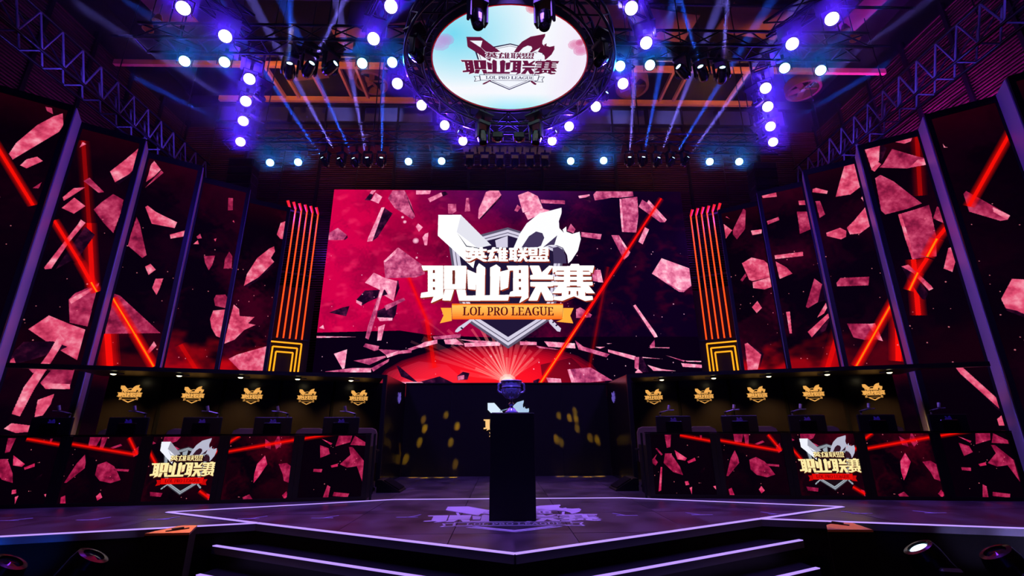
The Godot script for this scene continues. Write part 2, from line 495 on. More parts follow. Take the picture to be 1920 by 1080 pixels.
func room():
	var floor_ = struct("floor_hall", mk(Vector3(0, -0.9, -4.0), Vector3(24, 0.2, 22.0)), mats.matte)
	var back = struct("wall_back", mk(Vector3(0, 5.8, BACK_Z - 0.1), Vector3(24, 13.6, 0.2)), mats.wood_dark)
	var left = struct("wall_left", mk(Vector3(-ROOM_X - 0.1, 5.8, -4.0), Vector3(0.2, 13.6, 22)), mats.wood_dark)
	var right = struct("wall_right", mk(Vector3(ROOM_X + 0.1, 5.8, -4.0), Vector3(0.2, 13.6, 22)), mats.wood_dark)
	struct("wall_front", mk(Vector3(0, 5.8, 6.6), Vector3(24, 13.6, 0.2)), mats.matte)
	struct("ceiling", mk(Vector3(0, TOP_Y + 0.1, -4.0), Vector3(24, 0.2, 22)), mats.matte)
	# slatted timber panels between posts; the slats are only a few pixels high
	var rng := RandomNumberGenerator.new(); rng.seed = 5
	var kinds := []
	for k in 3:
		var st = st0()
		var y = 1.0
		while y < 11.3:
			var cut = rng.randf_range(-0.5, 0.5)
			var p = rng.randf_range(0.0, 0.02)
			box(st, Vector3((cut - 0.62) / 2.0, y, 0.03 + p / 2.0), Vector3(cut + 0.62, 0.034, 0.06 + p))
			p = rng.randf_range(0.0, 0.02)
			box(st, Vector3((cut + 0.62) / 2.0, y, 0.03 + p / 2.0), Vector3(0.62 - cut, 0.034, 0.06 + p))
			y += 0.082
		kinds.append(st.commit())
	for k in 18:
		var x = -10.88 + 1.28 * k
		wall_panel(back, kinds[k % 3], Vector3(x, 0, BACK_Z), 0)
		if k % 2 == 0: post(back, Vector3(x - 0.64, 0, BACK_Z + 0.07), 0)
		else: obj("panel_joint", mk(Vector3(x - 0.64, 6.2, BACK_Z + 0.03), Vector3(0.03, 10.4, 0.06)), mats.wood_dark, back)
	for side in [[left, -1.0], [right, 1.0]]:
		for k in 12:
			var z = BACK_Z + 0.7 + 1.28 * k
			wall_panel(side[0], kinds[(k + 1) % 3], Vector3(side[1] * ROOM_X, 0, z), -90.0 * side[1])
			post(side[0], Vector3(side[1] * (ROOM_X - 0.06), 0, z - 0.64), 90)
	# the strip of control-room windows under the ceiling
	for k in 8:
		var x = -8.96 + 2.56 * k
		var win = struct("window_%d" % (k + 1), mk(Vector3(x, 11.82, BACK_Z + 0.05), Vector3(2.4, 0.62, 0.06)), mats.glass)
		obj("window_frame", window_frame(x), mats.black, win)
	struct("trim_1", mk(Vector3(0, 12.32, BACK_Z + 0.1), Vector3(22.4, 0.34, 0.2)), mats.matte)

func window_frame(x):
	var st = st0()
	for dy in [-0.34, 0.34]: box(st, Vector3(x, 11.82 + dy, BACK_Z + 0.08), Vector3(2.56, 0.06, 0.12))
	for dx in [-1.25, 0.0, 1.25]: box(st, Vector3(x + dx, 11.82, BACK_Z + 0.08), Vector3(0.06, 0.62, 0.12))
	return st.commit()

func wall_panel(parent, mesh, at, turn):
	var o = obj("slat_panel", mesh, mats.wood, parent)
	o.set_meta("kind", "stuff"); o.position = at; o.rotation.y = deg_to_rad(turn)

func post(parent, at, turn):
	var o = obj("wall_post", post_mesh(), mats.post, parent)
	o.position = at; o.rotation.y = deg_to_rad(turn)

var post_keep
func post_mesh():
	if post_keep == null: post_keep = mk(Vector3(0, 6.2, 0), Vector3(0.09, 10.6, 0.14))
	return post_keep

# ---------------------------------------------------------------- the stage deck, its lit edges and steps
func stage_outline():
	return PackedVector2Array([Vector2(0, -4.38), Vector2(2.875, -5.86), Vector2(10.9, -3.68), Vector2(10.9, -14.0), Vector2(-10.9, -14.0), Vector2(-10.9, -3.68), Vector2(-2.875, -5.86)])

func flat(poly, y0, y1):
	# an outline in x, z pulled upwards
	var st = st0(); var p := PackedVector2Array()
	for v in poly: p.append(Vector2(v.x, -v.y))
	prism(st, p, y0, y1, Transform3D(Basis(Vector3.RIGHT, -PI / 2), Vector3.ZERO))
	return st.commit()

func stage():
	var deck = struct("floor_stage", flat(stage_outline(), -0.78, -0.03), mats.matte)
	var rng := RandomNumberGenerator.new(); rng.seed = 11
	var outline = stage_outline()
	for i in range(-8, 9):
		for j in 9:
			var x0 = i * 1.22 - 0.61; var z0 = -4.0 - j * 1.22
			var cell = PackedVector2Array([Vector2(x0 + 0.004, z0 - 0.004), Vector2(x0 + 1.216, z0 - 0.004), Vector2(x0 + 1.216, z0 - 1.216), Vector2(x0 + 0.004, z0 - 1.216)])
			for piece in Geometry2D.intersect_polygons(cell, outline):
				if piece.size() < 3: continue
				var lift = rng.randf_range(-0.0015, 0.0)
				obj("floor_tile", flat(piece, -0.03, lift), mats.deck[rng.randi() % 4], deck)
	# steps down to the hall in front of the point
	for k in 2:
		var d = 0.26 * (k + 1) + 0.02 * k; var y = -0.2 * (k + 1); var e = 3.25 - 0.05 * k
		var step = struct("floor_step_%d" % (k + 1), flat(PackedVector2Array([Vector2(0, -4.38 + d), Vector2(e, -4.38 + d - 0.5 * e), Vector2(e - 0.1, -6.2), Vector2(0, -5.0), Vector2(-e + 0.1, -6.2), Vector2(-e, -4.38 + d - 0.5 * e)]), -0.79, y), mats.black)
		for s in [-1.0, 1.0]:
			edge_strip(["upper step below the stage", "lower step near the hall floor"][k] + (", left-hand half" if s < 0 else ", right-hand half"), Vector3(0, y, -4.38 + d), Vector3(s * e, y, -4.38 + d - 0.5 * e), true)
	for s in [-1.0, 1.0]:
		var sd = ", left of plinth" if s < 0 else ", right of plinth"
		edge_strip("pointed stage front" + sd, Vector3(0, 0, -4.38), Vector3(s * 2.875, 0, -5.86), true)
		edge_strip("outer stage edge behind the black box" + sd, Vector3(s * 2.875, 0, -5.86), Vector3(s * 10.9, 0, -3.68), true)
		edge_strip("deck from stage front to side point" + sd, Vector3(s * 2.9, 0, -5.87), Vector3(s * 4.42, 0, -6.66), false)
		edge_strip("deck from side point to rear" + sd, Vector3(s * 4.42, 0, -6.66), Vector3(s * 1.735, 0, -7.65), false)
	edge_strip("deck straight across behind the trophy plinth", Vector3(-1.735, 0, -7.65), Vector3(1.735, 0, -7.65), false)
	# little pieces of tape that mark where players stand
	var marks = [-5.95, -5.02, -4.19, -3.13, -2.26, -1.25, 1.41, 2.33, 3.28, 4.31, 5.23]
	var first
	for i in marks.size():
		var place = "%s mark from the trophy plinth towards the %s desks" % [["sixth", "fifth", "fourth", "third", "second", "first", "first", "second", "third", "fourth", "fifth"][i], "left-side" if i < 6 else "right-side"]
		var st = st0()
		var s = 1.0 if i < 6 else -1.0
		box(st, Vector3(0, 0.002, 0), Vector3(0.26, 0.003, 0.022))
		box(st, Vector3(0.08 * s, 0.002, -0.09), Vector3(0.022, 0.003, 0.2), rot(-35 * s))
		var o = obj("spike_mark", st.commit(), mats.tape); o.position = Vector3(marks[i], 0, -6.17)
		tag(o, "pale tape tick on deck, " + place, "floor mark", "tape marks across the deck")
	# the emblem in pale vinyl on the deck
	var t = thing("floor_emblem", "large pale league emblem laid flat on the deck under the trophy plinth", "floor emblem", Vector3(0.02, 0.0, -6.06))
	emblem(t, 1.72, 0.003, {"hammer": mats.vinyl, "axe": mats.vinyl, "lettering": mats.vinyl, "shield": mats.vinyl, "ribbon": mats.vinyl}, Transform3D(Basis(Vector3.RIGHT, -PI / 2), Vector3.ZERO), true)

func edge_strip(where, a, b, lip):
	# an aluminium nosing with a glowing line of LEDs let into its top
	var t = thing("light_strip", "violet-white light strip along the " + where, "light strip", a, 0.0, "light strips on the stage edges")
	var d = b - a; var bas = Basis.looking_at(d.cross(Vector3.UP).normalized() * signf(d.cross(Vector3.UP).z if absf(d.x) > 0.01 else 1.0) * -1.0, Vector3.UP)
	var L = d.length()
	if lip:
		obj("nosing", mk(d / 2 + Vector3(0, -0.032, 0), Vector3(L, 0.07, 0.05), bas), mats.nosing, t)
		obj("light_line", mk(d / 2 + Vector3(0, 0.006, 0), Vector3(L, 0.01, 0.045), bas), mats.strip, t)
	else:
		obj("channel", mk(d / 2 + Vector3(0, 0.003, 0), Vector3(L, 0.006, 0.07), bas), mats.alu, t)
		obj("light_line", mk(d / 2 + Vector3(0, 0.008, 0), Vector3(L, 0.006, 0.05), bas), mats.strip, t)

# ---------------------------------------------------------------- the emblem as a cut-out sign
func logo_poly(name, n = 0):
	var k = 0
	for row in LOGO:
		if row[0] == name:
			if k == n: return pts(row[1], 0.001)
			k += 1

func flip(p, s):
	var q := PackedVector2Array()
	for v in p: q.append(Vector2(v.x, -v.y) * s)
	return q

func emblem(parent, s, thick, m, xf = Transform3D(), words = false):
	var made = emblem_meshes(s, thick, xf, words)
	for key in ["shield", "hammer", "axe", "lettering", "ribbon"]:
		obj(key, made[key], m[key], parent)

var emblem_keep := {}
func emblem_meshes(s, thick, xf, words):
	var key = str([s, thick, xf, words])
	if emblem_keep.has(key): return emblem_keep[key]
	var out := {}
	var st = st0()
	var bars = [[-200, -338, 0, -390, 220, -322, 220, -300, 0, -364, -200, -314], [-340, 130, -262, 160, 3, 360, 265, 150, 345, 120, 280, 268, 3, 456, -260, 280], [-415, -250, -395, -245, -372, -120, -392, -120], [370, -240, 392, -250, 372, -120, 352, -120]]
	if words: bars[1] = [-262, 290, -235, 280, 3, 402, 240, 280, 265, 290, 3, 430]; bars.append([-300, 305, -280, 297, 3, 440, 285, 297, 305, 305, 3, 458])
	for p in bars:
		prism(st, flip(pts(p, 0.001), s), 0, thick * 0.8, xf)
	out.shield = st.commit()
	st = st0()
	prism(st, flip(logo_poly("hammer_W"), s), 0, thick, xf)
	prism(st, flip(logo_poly("hammer_F"), s), 0, thick * 0.7, xf)
	out.hammer = st.commit()
	st = st0()
	var shapes = [logo_poly("axe_W")]
	for k in 3:
		var next := []
		for p in shapes:
			for r in Geometry2D.clip_polygons(p, logo_poly("axe_K", k)):
				next.append(r)
		shapes = next
	for p in shapes:
		if p.size() > 2: prism(st, flip(p, s), 0, thick, xf)
	out.axe = st.commit()
	st = st0()
	var level = 0
	for set_ in [LETTERS_BIG, LETTERS_SMALL]:
		for row in set_:
			if row[0] == "W":
				level += 1
				var p = pts(row[1], 0.001)
				prism(st, flip(p, s), 0, thick * (1.04 + 0.004 * (level % 7)), xf)
	out.lettering = st.commit()
	st = st0()
	if words:
		for row in RIBBON:
			var p = flip(pts(row[1], 0.001), s)
			for i in p.size():
				var a = p[i]; var b = p[(i + 1) % p.size()]
				var n = (b - a).orthogonal().normalized() * 0.006 * s
				prism(st, PackedVector2Array([a + n, b + n, b - n, a - n]), 0, thick, xf)
		var t = RIBBON_TEXT
		for q in (ribbon_text if s > 0.9 else []):
			var p := PackedVector2Array()
			for v in q: p.append(Vector2(t[0] + (t[2] - t[0]) * v.x, -(t[1] + (t[3] - t[1]) * v.y)) * 0.001 * s)
			prism(st, p, 0, thick, xf)
	else:
		for row in RIBBON: prism(st, flip(pts(row[1], 0.001), s * (1.0 if row[0] == "R" else 0.999)), 0, thick * (1.0 if row[0] == "R" else 0.7), xf)
	out.ribbon = st.commit()
	emblem_keep[key] = out
	return out

# ---------------------------------------------------------------- the main LED wall
func main_screen():
	var k = 1.7
	var w = int(1119 * k); var h = int(650 * k)
	var crimson = Color(0.80, 0.0, 0.27); var deep = Color(0.38, 0.0, 0.17); var navy = Color(0.045, 0.0, 0.10); var violet = Color(0.27, 0.05, 0.45); var hot = Color(1.0, 0.08, 0.17)
	var im = backdrop(w, h, func(u, v, a, b):
		var c = crimson.lerp(deep, clampf(u * 1.9 - 0.1 + (a - 0.5) * 1.3 + (0.5 - absf(v - 0.42)) * 0.2, 0, 1))
		c = c.lerp(navy, smoothstep(0.42, 0.78, u + (a - 0.5) * 0.5))
		c = c.lerp(violet, clampf((0.2 - v) * 4.0, 0, 1) * clampf(1.0 - absf(u - 0.5) * 3.2, 0, 1) * 0.95)
		c = c.lerp(Color(0.25, 0.0, 0.22), clampf((0.42 - v) * 1.2, 0, 0.7) * clampf(1.0 - absf(u - 0.42) * 4.0, 0, 1))
		c = c.lerp(Color(1.0, 0.25, 0.42), clampf((b - 0.60) * 2.2, 0, 0.45) * clampf(1.0 - u * 1.9, 0, 1))
		c = c.lerp(Color(0.34, 0.0, 0.12), clampf((b - 0.5) * 2.4, 0, 0.7) * clampf(u * 2.0 - 1.1, 0, 1) * clampf(1.2 - absf(v - 0.45) * 2.4, 0, 1))
		return c)
	# the dark broken ground and the red light breaking out of it
	fill(im, pts([0, 466, 240, 460, 330, 474, 560, 482, 780, 478, 1119, 478, 1119, 650, 0, 650], k), Color(0.03, 0.0, 0.06))
	var rim = pts([150, 650, 205, 575, 250, 548, 330, 522, 420, 504, 560, 500, 640, 503, 700, 515, 760, 535, 800, 560, 830, 600, 850, 650], k)
	fill(im, rim, Color(0.26, 0.0, 0.09))
	for q in 26:
		var p := PackedVector2Array()
		for v in rim: p.append(v.lerp(Vector2(470 * k, 640 * k), 0.02 + q * 0.034))
		veil(im, p, Color(1.0, 0.04 + 0.004 * q, 0.15, 0.17))
	veil(im, pts([170, 640, 215, 580, 300, 550, 380, 560, 440, 610, 470, 650], k), Color(1.0, 0.35, 0.45, 0.22))
	veil(im, pts([190, 650, 260, 600, 330, 600, 400, 640], k), Color(1.0, 0.45, 0.5, 0.25))
	veil(im, pts([660, 650, 650, 560, 740, 540, 850, 650], k), Color(0.2, 0.0, 0.08, 0.55))
	var heart = Vector2(555, 606) * k
	for r in [[-80, 150, 10, 0.30], [-72, 240, 7, 0.35], [-64, 300, 12, 0.28], [-58, 210, 5, 0.5], [-50, 250, 6, 0.4], [-41, 160, 8, 0.5], [-35, 200, 5, 0.6], [-27, 190, 7, 0.75], [-19, 170, 6, 0.7], [-12, 130, 7, 0.6], [-4, 120, 9, 0.4], [6, 120, 7, 0.5], [16, 130, 10, 0.45], [27, 140, 8, 0.5], [38, 120, 8, 0.4], [47, 150, 6, 0.35], [56, 120, 6, 0.3], [-68, 330, 5, 0.25], [-54, 330, 4, 0.3]]:
		var d = Vector2(sin(deg_to_rad(r[0])), -cos(deg_to_rad(r[0])))
		line(im, heart, heart + d * r[1] * k * 0.92, r[2] * k * 0.5, Color(1.0, 0.5, 0.5, r[3] * 0.7), r[2] * 1.5 * k)
		line(im, heart, heart + d * r[1] * k * 0.55, r[2] * k * 0.35, Color(1.0, 0.9, 0.82, r[3] * 0.7), 1.0 * k)
	for a in [-1.2, -1.0, -0.82, -0.6, -0.42, -0.2, -0.02, 0.3, 0.6, 0.85]:
		var d = Vector2(sin(a), -cos(a))
		line(im, heart + Vector2(0, 8 * k), heart + d * (60 + 40 * absf(sin(a * 9.0))) * k, 5 * k, Color(1.0, 0.85, 0.75, 0.28), 8 * k)
	for q in 3: dot(im, heart + Vector2(0, 6 * k), (26 - 7 * q) * k, Color(1.0, 0.9, 0.85))
	var tex = {"L": rock_tex(Color(0.72, 0.25, 0.42), Color(0.93, 0.52, 0.66), Color(1.0, 0.84, 0.88), 1, 768), "M": rock_tex(Color(0.40, 0.07, 0.26), Color(0.73, 0.27, 0.45), Color(0.95, 0.56, 0.70), 2, 768), "D": rock_tex(Color(0.04, 0.0, 0.07), Color(0.12, 0.02, 0.13), Color(0.36, 0.10, 0.26), 3, 768)}
	laser(im, Vector2(240, 262) * k, Vector2(316, 428) * k, 8 * k, 0.45)
	laser(im, Vector2(316, 428) * k, Vector2(346, 569) * k, 14 * k, 0.45)
	laser(im, Vector2(865, 260) * k, Vector2(791, 570) * k, 8 * k, 0.22)
	for row in MAIN_ROCKS: rock(im, pts(row[1], k), tex[row[0]])
	for row in MAIN_GROUND: rock(im, pts(row[1], k), tex[row[0]])
	laser(im, Vector2(1054, 24) * k, Vector2(650, 610) * k, 8 * k, 0.6)
	line(im, Vector2(1054, 24) * k, Vector2(640, 624) * k, 3 * k, Color(1.0, 0.05, 0.03, 0.9), 12 * k)
	line(im, Vector2(800, 395) * k, Vector2(640, 624) * k, 1 * k, Color(1.0, 0.5, 0.1, 0.9), 5 * k)
	var rng := RandomNumberGenerator.new(); rng.seed = 21
	for i in 90:
		var p = Vector2(rng.randf() * w, (0.3 + 0.68 * rng.randf()) * h)
		dot(im, p, rng.randf_range(0.7, 2.4) * k, Color(1.0, 0.75, 0.85))
	for c in [[270, 176, 10], [276, 232, 4], [224, 96, 5], [232, 112, 6]]: dot(im, Vector2(c[0], c[1]) * k, c[2] * k, Color(1.0, 0.85, 0.9))
	# the emblem
	var e = []
	for d in [Vector2(1.6, 1.8), Vector2(0.8, 1.2), Vector2(-0.7, 1.0)]: e.append(d)
	paint_logo(im, 555.7 * k, 314.0 * k, 434.8 * k, {"G": Color(0.36, 0.33, 0.42), "S": Color(0.80, 0.78, 0.86), "K": Color(0.12, 0.08, 0.20), "W": Color(1.0, 1.0, 1.0), "F": Color(0.86, 0.86, 0.90), "axe_W": Color(0.95, 0.95, 0.97), "axe_K": Color(0.25, 0.20, 0.34), "hammer_K": Color(0.35, 0.35, 0.4), "edge": e, "edge_color": Color(0.55, 0.18, 0.10), "bold": true, "letter": Color(1.0, 0.985, 0.97), "hole": Color(0.42, 0.15, 0.12), "ribbon": Color(0.95, 0.42, 0.10), "tail": Color(1.0, 0.66, 0.22), "shine": Color(1.0, 0.85, 0.42, 0.2), "text": Color(0.30, 0.02, 0.07)})
	var t = thing("main_screen", "wide LED wall at the back showing the white league emblem among flying rocks", "LED screen", Vector3(0.095, 1.9, -13.44))
	obj("screen", picture(11.19, 6.5), screen_mat(im, 1.12), t).position = Vector3(0, 3.25, 0)
	obj("cabinet", mk(Vector3(0, 3.25, -0.12), Vector3(11.19, 6.5, 0.22)), mats.black, t)
	obj("foot_frame", mk(Vector3(0, -0.95, -0.2), Vector3(10.8, 1.9, 0.2)), mats.matte, t)

# ---------------------------------------------------------------- stepped LED columns on both sides
func column_place(i, s):
	var fx = 8.34 - 0.57 * (i - 1); var fz = -7.716 - 1.058 * (i - 1)
	var b = rot(-33.0 * s)
	return [Vector3(s * fx, 0, fz) + b.x * 0.54 * s, b]

func side_screens():
	var tex = {"L": rock_tex(Color(0.60, 0.10, 0.24), Color(0.88, 0.30, 0.44), Color(1.0, 0.68, 0.74), 11), "M": rock_tex(Color(0.32, 0.03, 0.15), Color(0.63, 0.13, 0.29), Color(0.88, 0.36, 0.50), 12), "D": rock_tex(Color(0.03, 0.0, 0.05), Color(0.10, 0.01, 0.09), Color(0.32, 0.06, 0.19), 13)}
	var k = 1.6
	var order = ["sixth", "first", "second", "third", "fourth", "fifth"]
	for s in [-1.0, 1.0]:
		for i in 6:
			if s < 0 and i == 0: continue
			var w = int(92 * k); var h = int(636 * k)
			var warm = [0.0, 0.03, 0.08, 0.35, 0.8, 1.0][i]
			var sd = i * 0.37 + (0.0 if s < 0 else 5.0)
			var im = backdrop(w, h, func(u, v, a, b):
				var c = Color(0.025, 0.0, 0.03)
				c = c.lerp(Color(0.28, 0.0, 0.11), clampf((a - 0.42) * 2.2, 0, 0.75) * (0.25 + 0.75 * warm))
				c = c.lerp(Color(0.22, 0.01, 0.04), clampf(0.25 - v * 2.4, 0, 0.3) * 1.6)
				c = c.lerp(Color(0.85, 0.02, 0.06), clampf((v - 0.6 + (b - 0.5) * 0.18) * 9.0, 0, 0.9) * warm * 0.9 * clampf((0.80 - v) * 14.0, 0, 1))
				return c, sd * 90.0)
			var beams = beams_of(s, i)
			for q in beams:
				if not q[4]: laser(im, Vector2(q[0], q[1]) * k, Vector2(q[2], q[3]) * k, q[5] * k, q[6])
			for row in (SIDE_A if s < 0 else SIDE_B):
				if int(row[0].right(1)) == i: rock(im, pts(row[1], k), tex[row[0].left(1)])
			for q in beams:
				if q[4]: laser(im, Vector2(q[0], q[1]) * k, Vector2(q[2], q[3]) * k, q[5] * k, q[6], q[6] > 1.0)
			var rng := RandomNumberGenerator.new(); rng.seed = 40 + i
			for n in 14: dot(im, Vector2(rng.randf() * w, (0.25 + 0.5 * rng.randf()) * h), rng.randf_range(0.6, 1.7) * k, Color(1.0, 0.55, 0.6))
			var at = column_place(i, s)
			var where = "nearest to the main screen" if i == 5 else "%s from the front" % order[i] if i > 0 else "foremost at the frame's edge"
			var t = thing("screen_column", "tall LED column, %s on the %s side" % [where, "left-hand" if s < 0 else "right-hand"], "LED screen", at[0], 0.0, "stepped LED columns")
			t.basis = at[1]
			obj("cabinet", mk(Vector3(0, 3.5, -0.29), Vector3(1.08, 7.0, 0.58)), mats.black, t)
			var st = st0()
			box(st, Vector3(0, 6.93, 0.012), Vector3(1.08, 0.14, 0.024)); box(st, Vector3(0, 0.25, 0.012), Vector3(1.08, 0.5, 0.024))
			for e in [-1.0, 1.0]: box(st, Vector3(e * 0.5, 3.68, 0.012), Vector3(0.08, 6.36, 0.024))
			obj("frame", st.commit(), mats.black, t)
			obj("screen", picture(0.92, 6.36), screen_mat(im, 1.0), t).position = Vector3(0, 3.68, 0.01)
			obj("return_panel", mk(Vector3(-s * 0.548, 3.5, -0.3), Vector3(0.016, 7.0, 0.5)), mats.paint, t)

func beams_of(s, i):
	# x0, y0, x1, y1 in centimetres, drawn over the rocks?, width, strength (over 1: with a yellow core)
	if s < 0:
		if i == 1: return [[10, 90, 87, 201, true, 6, 1.0]]
		if i == 2: return [[6, 25, 49, 195, false, 8, 0.35], [49, 195, 80, 325, false, 9, 0.8], [0, 202, 51, 275, true, 6, 1.0], [51, 275, 75, 312, true, 7, 1.0], [75, 312, 87, 330, true, 7, 1.2]]
		if i == 3: return [[5, 398, 21, 462, false, 13, 1.0], [-1, 325, 47, 394, true, 7, 1.2], [47, 394, 90, 458, true, 8, 1.2]]
		if i == 4: return [[70, 470, 20, 400, false, 10, 0.4]]
		return []
	if i == 1: return [[100, 63, 13, 194, true, 7, 1.0]]
	if i == 2: return [[92, -6, 70, 132, false, 9, 0.4], [33, 263, 18, 376, false, 10, 0.9], [104, 197, 76, 228, true, 8, 1.0], [76, 228, 54, 262, true, 9, 1.2], [54, 264, 34, 291, true, 8, 1.0], [34, 291, 14, 325, true, 8, 1.2]]
	if i == 3: return [[105, 340, 84, 455, false, 12, 1.0], [104, 323, 12, 461, true, 8, 1.2]]
	if i == 4: return [[110, 360, 69, 455, false, 12, 0.6]]
	return []

# ---------------------------------------------------------------- bent neon tubes beside the main screen
func neon_columns():
	for s in [-1.0, 1.0]:
		var at = column_place(6, s)
		var t = thing("neon_column", "orange neon lines over yellow arches beside the main screen, %s side" % ("left-hand" if s < 0 else "right-hand"), "neon light", at[0])
		t.basis = at[1]
		var st = st0()
		box(st, Vector3(0, 2.45, -0.1), Vector3(1.08, 4.9, 0.08))
		obj("backboard", st.commit(), mats.wood_dark, t)
		st = st0()
		for y in [3.42, 5.3, 7.2]: box(st, Vector3(0, y, -0.05), Vector3(1.0, 0.05, 0.03))
		obj("crossbar", st.commit(), mats.black, t)
		# measured from the inner end, u grows towards the columns
		for k in 6:
			var u = 0.54 - 0.225 - k * 0.157
			var x = -s * u
			obj("neon_tube", mk_tube(Vector3(x, 3.42, 0.03), Vector3(x, 7.24, 0.03), 0.021, 8), mats.neon, t)
			obj("bent_tip", mk_tube(Vector3(x, 7.24, 0.03), Vector3(x + s * 0.09, 7.42, 0.10), 0.034, 8, 0.04), mats.red_tip, t)
		for k in 3:
			var half = 0.40 - 0.095 * k; var top = 3.30 - 0.13 * k
			var c = -s * (0.54 - 0.225 - 2.5 * 0.157)
			for e in [-1.0, 1.0]: obj("neon_arch", mk_tube(Vector3(c + e * half, 2.0, 0.03), Vector3(c + e * half, top, 0.03), 0.021, 8), mats.neon_gold, t)
			obj("neon_arch", mk_tube(Vector3(c - half, top, 0.03), Vector3(c + half, top, 0.03), 0.021, 8), mats.neon_gold, t)

# ---------------------------------------------------------------- the black wall under the main screen, its lit emblem
func black_wall():
	var w = struct("wall_stage", mk(Vector3(0, 1.03, -11.4), Vector3(4.8, 2.06, 0.16)), mats.stage_wall)
	obj("cap", mk(Vector3(0, 2.07, -11.4), Vector3(4.8, 0.03, 0.2)), mats.black, w)
	for x in [-1.3, 0.0, 1.3]: obj("joint", mk(Vector3(x, 1.03, -11.317), Vector3(0.012, 2.06, 0.006)), mats.black, w)
	var t = thing("glowing_logo", "lit white and gold emblem on the black wall, mostly hidden by the trophy plinth", "sign", Vector3(0.03, 1.12, -11.32))
	var white = glow(Color(0.86, 0.93, 1.0), 1.0); var amber = glow(Color(1.0, 0.78, 0.5), 1.0)
	emblem(t, 0.945, 0.025, {"hammer": white, "axe": glow(Color(0.70, 0.82, 0.95), 0.9), "lettering": amber, "shield": glow(Color(0.6, 0.7, 0.85), 0.5), "ribbon": amber})

func booths():
	for s in [-1.0, 1.0]:
		var side = "left-hand" if s < 0 else "right-hand"
		var a = Vector3(s * 2.47, 0, -9.4); var b = Vector3(s * 7.6, 0, -7.75)
		var L = a.distance_to(b)
		var ang = rad_to_deg(atan2(1.65, 5.13))
		var t = thing("player_booth", "dark roofed player booth with five back panels on the %s side of the stage" % side, "booth", (a + b) / 2.0)
		t.basis = rot(-s * ang)
		var inner = -s * L / 2.0     # local x of the inner end
		obj("roof", mk(Vector3(inner + s * 2.5, 2.03, -0.55), Vector3(5.0, 0.07, 1.1)), mats.black, t)
		obj("roof_beam", mk(Vector3(inner + s * 5.42, 2.025, -0.05), Vector3(0.84, 0.08, 0.1)), mats.black, t)
		for k in 5:
			var x = inner + s * (0.41 + 1.02 * k)
			var wd = 0.98 if k < 4 else 0.87
			obj("back_panel", mk(Vector3(x - s * (0.98 - wd) / 2.0, 1.0, -1.09), Vector3(wd, 2.0, 0.05)), mats.booth, t)
			if k < 4: obj("rib", mk(Vector3(x + s * 0.51, 1.0, -1.07), Vector3(0.05, 2.0, 0.08)), mats.matte, t)
		var g = obj("end_panel", mk(Vector3(inner - s * 0.25, 1.0, -1.09), Vector3(0.30, 2.0, 0.05)), mats.booth, t)
		# the wall that closes the booth towards the middle
		var w = thing("booth_wall", "black end wall of the %s booth facing the middle, with a small violet emblem" % side, "partition", Vector3(s * 2.43, 0, -10.37))
		obj("panel", mk(Vector3(0, 1.03, 0), Vector3(0.06, 2.06, 1.88)), mats.booth, w)
		obj("corner_post", mk(Vector3(0, 1.03, 0.96), Vector3(0.08, 2.06, 0.06)), mats.black, w)
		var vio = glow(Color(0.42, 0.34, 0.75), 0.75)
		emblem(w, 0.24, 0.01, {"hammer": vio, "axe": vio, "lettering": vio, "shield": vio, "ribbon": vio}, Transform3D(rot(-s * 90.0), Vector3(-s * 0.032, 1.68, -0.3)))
		var gold = glow(Color(1.0, 0.72, 0.36), 0.85, Color(0.5, 0.35, 0.1))  # emission added so the gold emblems look brightly lit
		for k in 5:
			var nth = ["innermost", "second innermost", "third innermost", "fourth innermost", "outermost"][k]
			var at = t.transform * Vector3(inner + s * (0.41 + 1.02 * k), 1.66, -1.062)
			var e = thing("glowing_logo", "small gold emblem on the back panel, %s, in the %s booth" % [nth, side], "sign", at, 0.0, "gold emblems in the booths")
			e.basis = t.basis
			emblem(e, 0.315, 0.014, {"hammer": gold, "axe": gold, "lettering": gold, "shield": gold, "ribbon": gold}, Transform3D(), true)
			at = t.transform * Vector3(inner + s * (0.6 + 0.98 * k), 1.97, -0.3)
			var d = thing("downlight", "round warm downlight under the %s booth's roof, %s" % [side, nth], "light", at, 0.0, "downlights under the booth roofs")
			d.basis = t.basis
			var st = st0(); lathe(st, [Vector2(0.045, -0.01), Vector2(0.06, -0.005), Vector2(0.06, 0.03)], 20); obj("housing", st.commit(), mats.black, d)
			st = st0(); lathe(st, [Vector2(0.0, -0.028), Vector2(0.03, -0.022), Vector2(0.046, -0.008)], 20); obj("lens", st.commit(), mats.warm, d)
			st = st0(); tube(st, Vector3(0, 0.0, 0), Vector3(-s * 0.16, 0.0, 0.02), 0.012, 8); obj("arm", st.commit(), mats.alu, d)
			spot("downlight_lamp", at + Vector3(0, -0.05, 0), at + t.basis * Vector3(s * 0.18, -1.3, -0.75), Color(1.0, 0.78, 0.5), 2.6, 38.0, 0.04, 1.0)

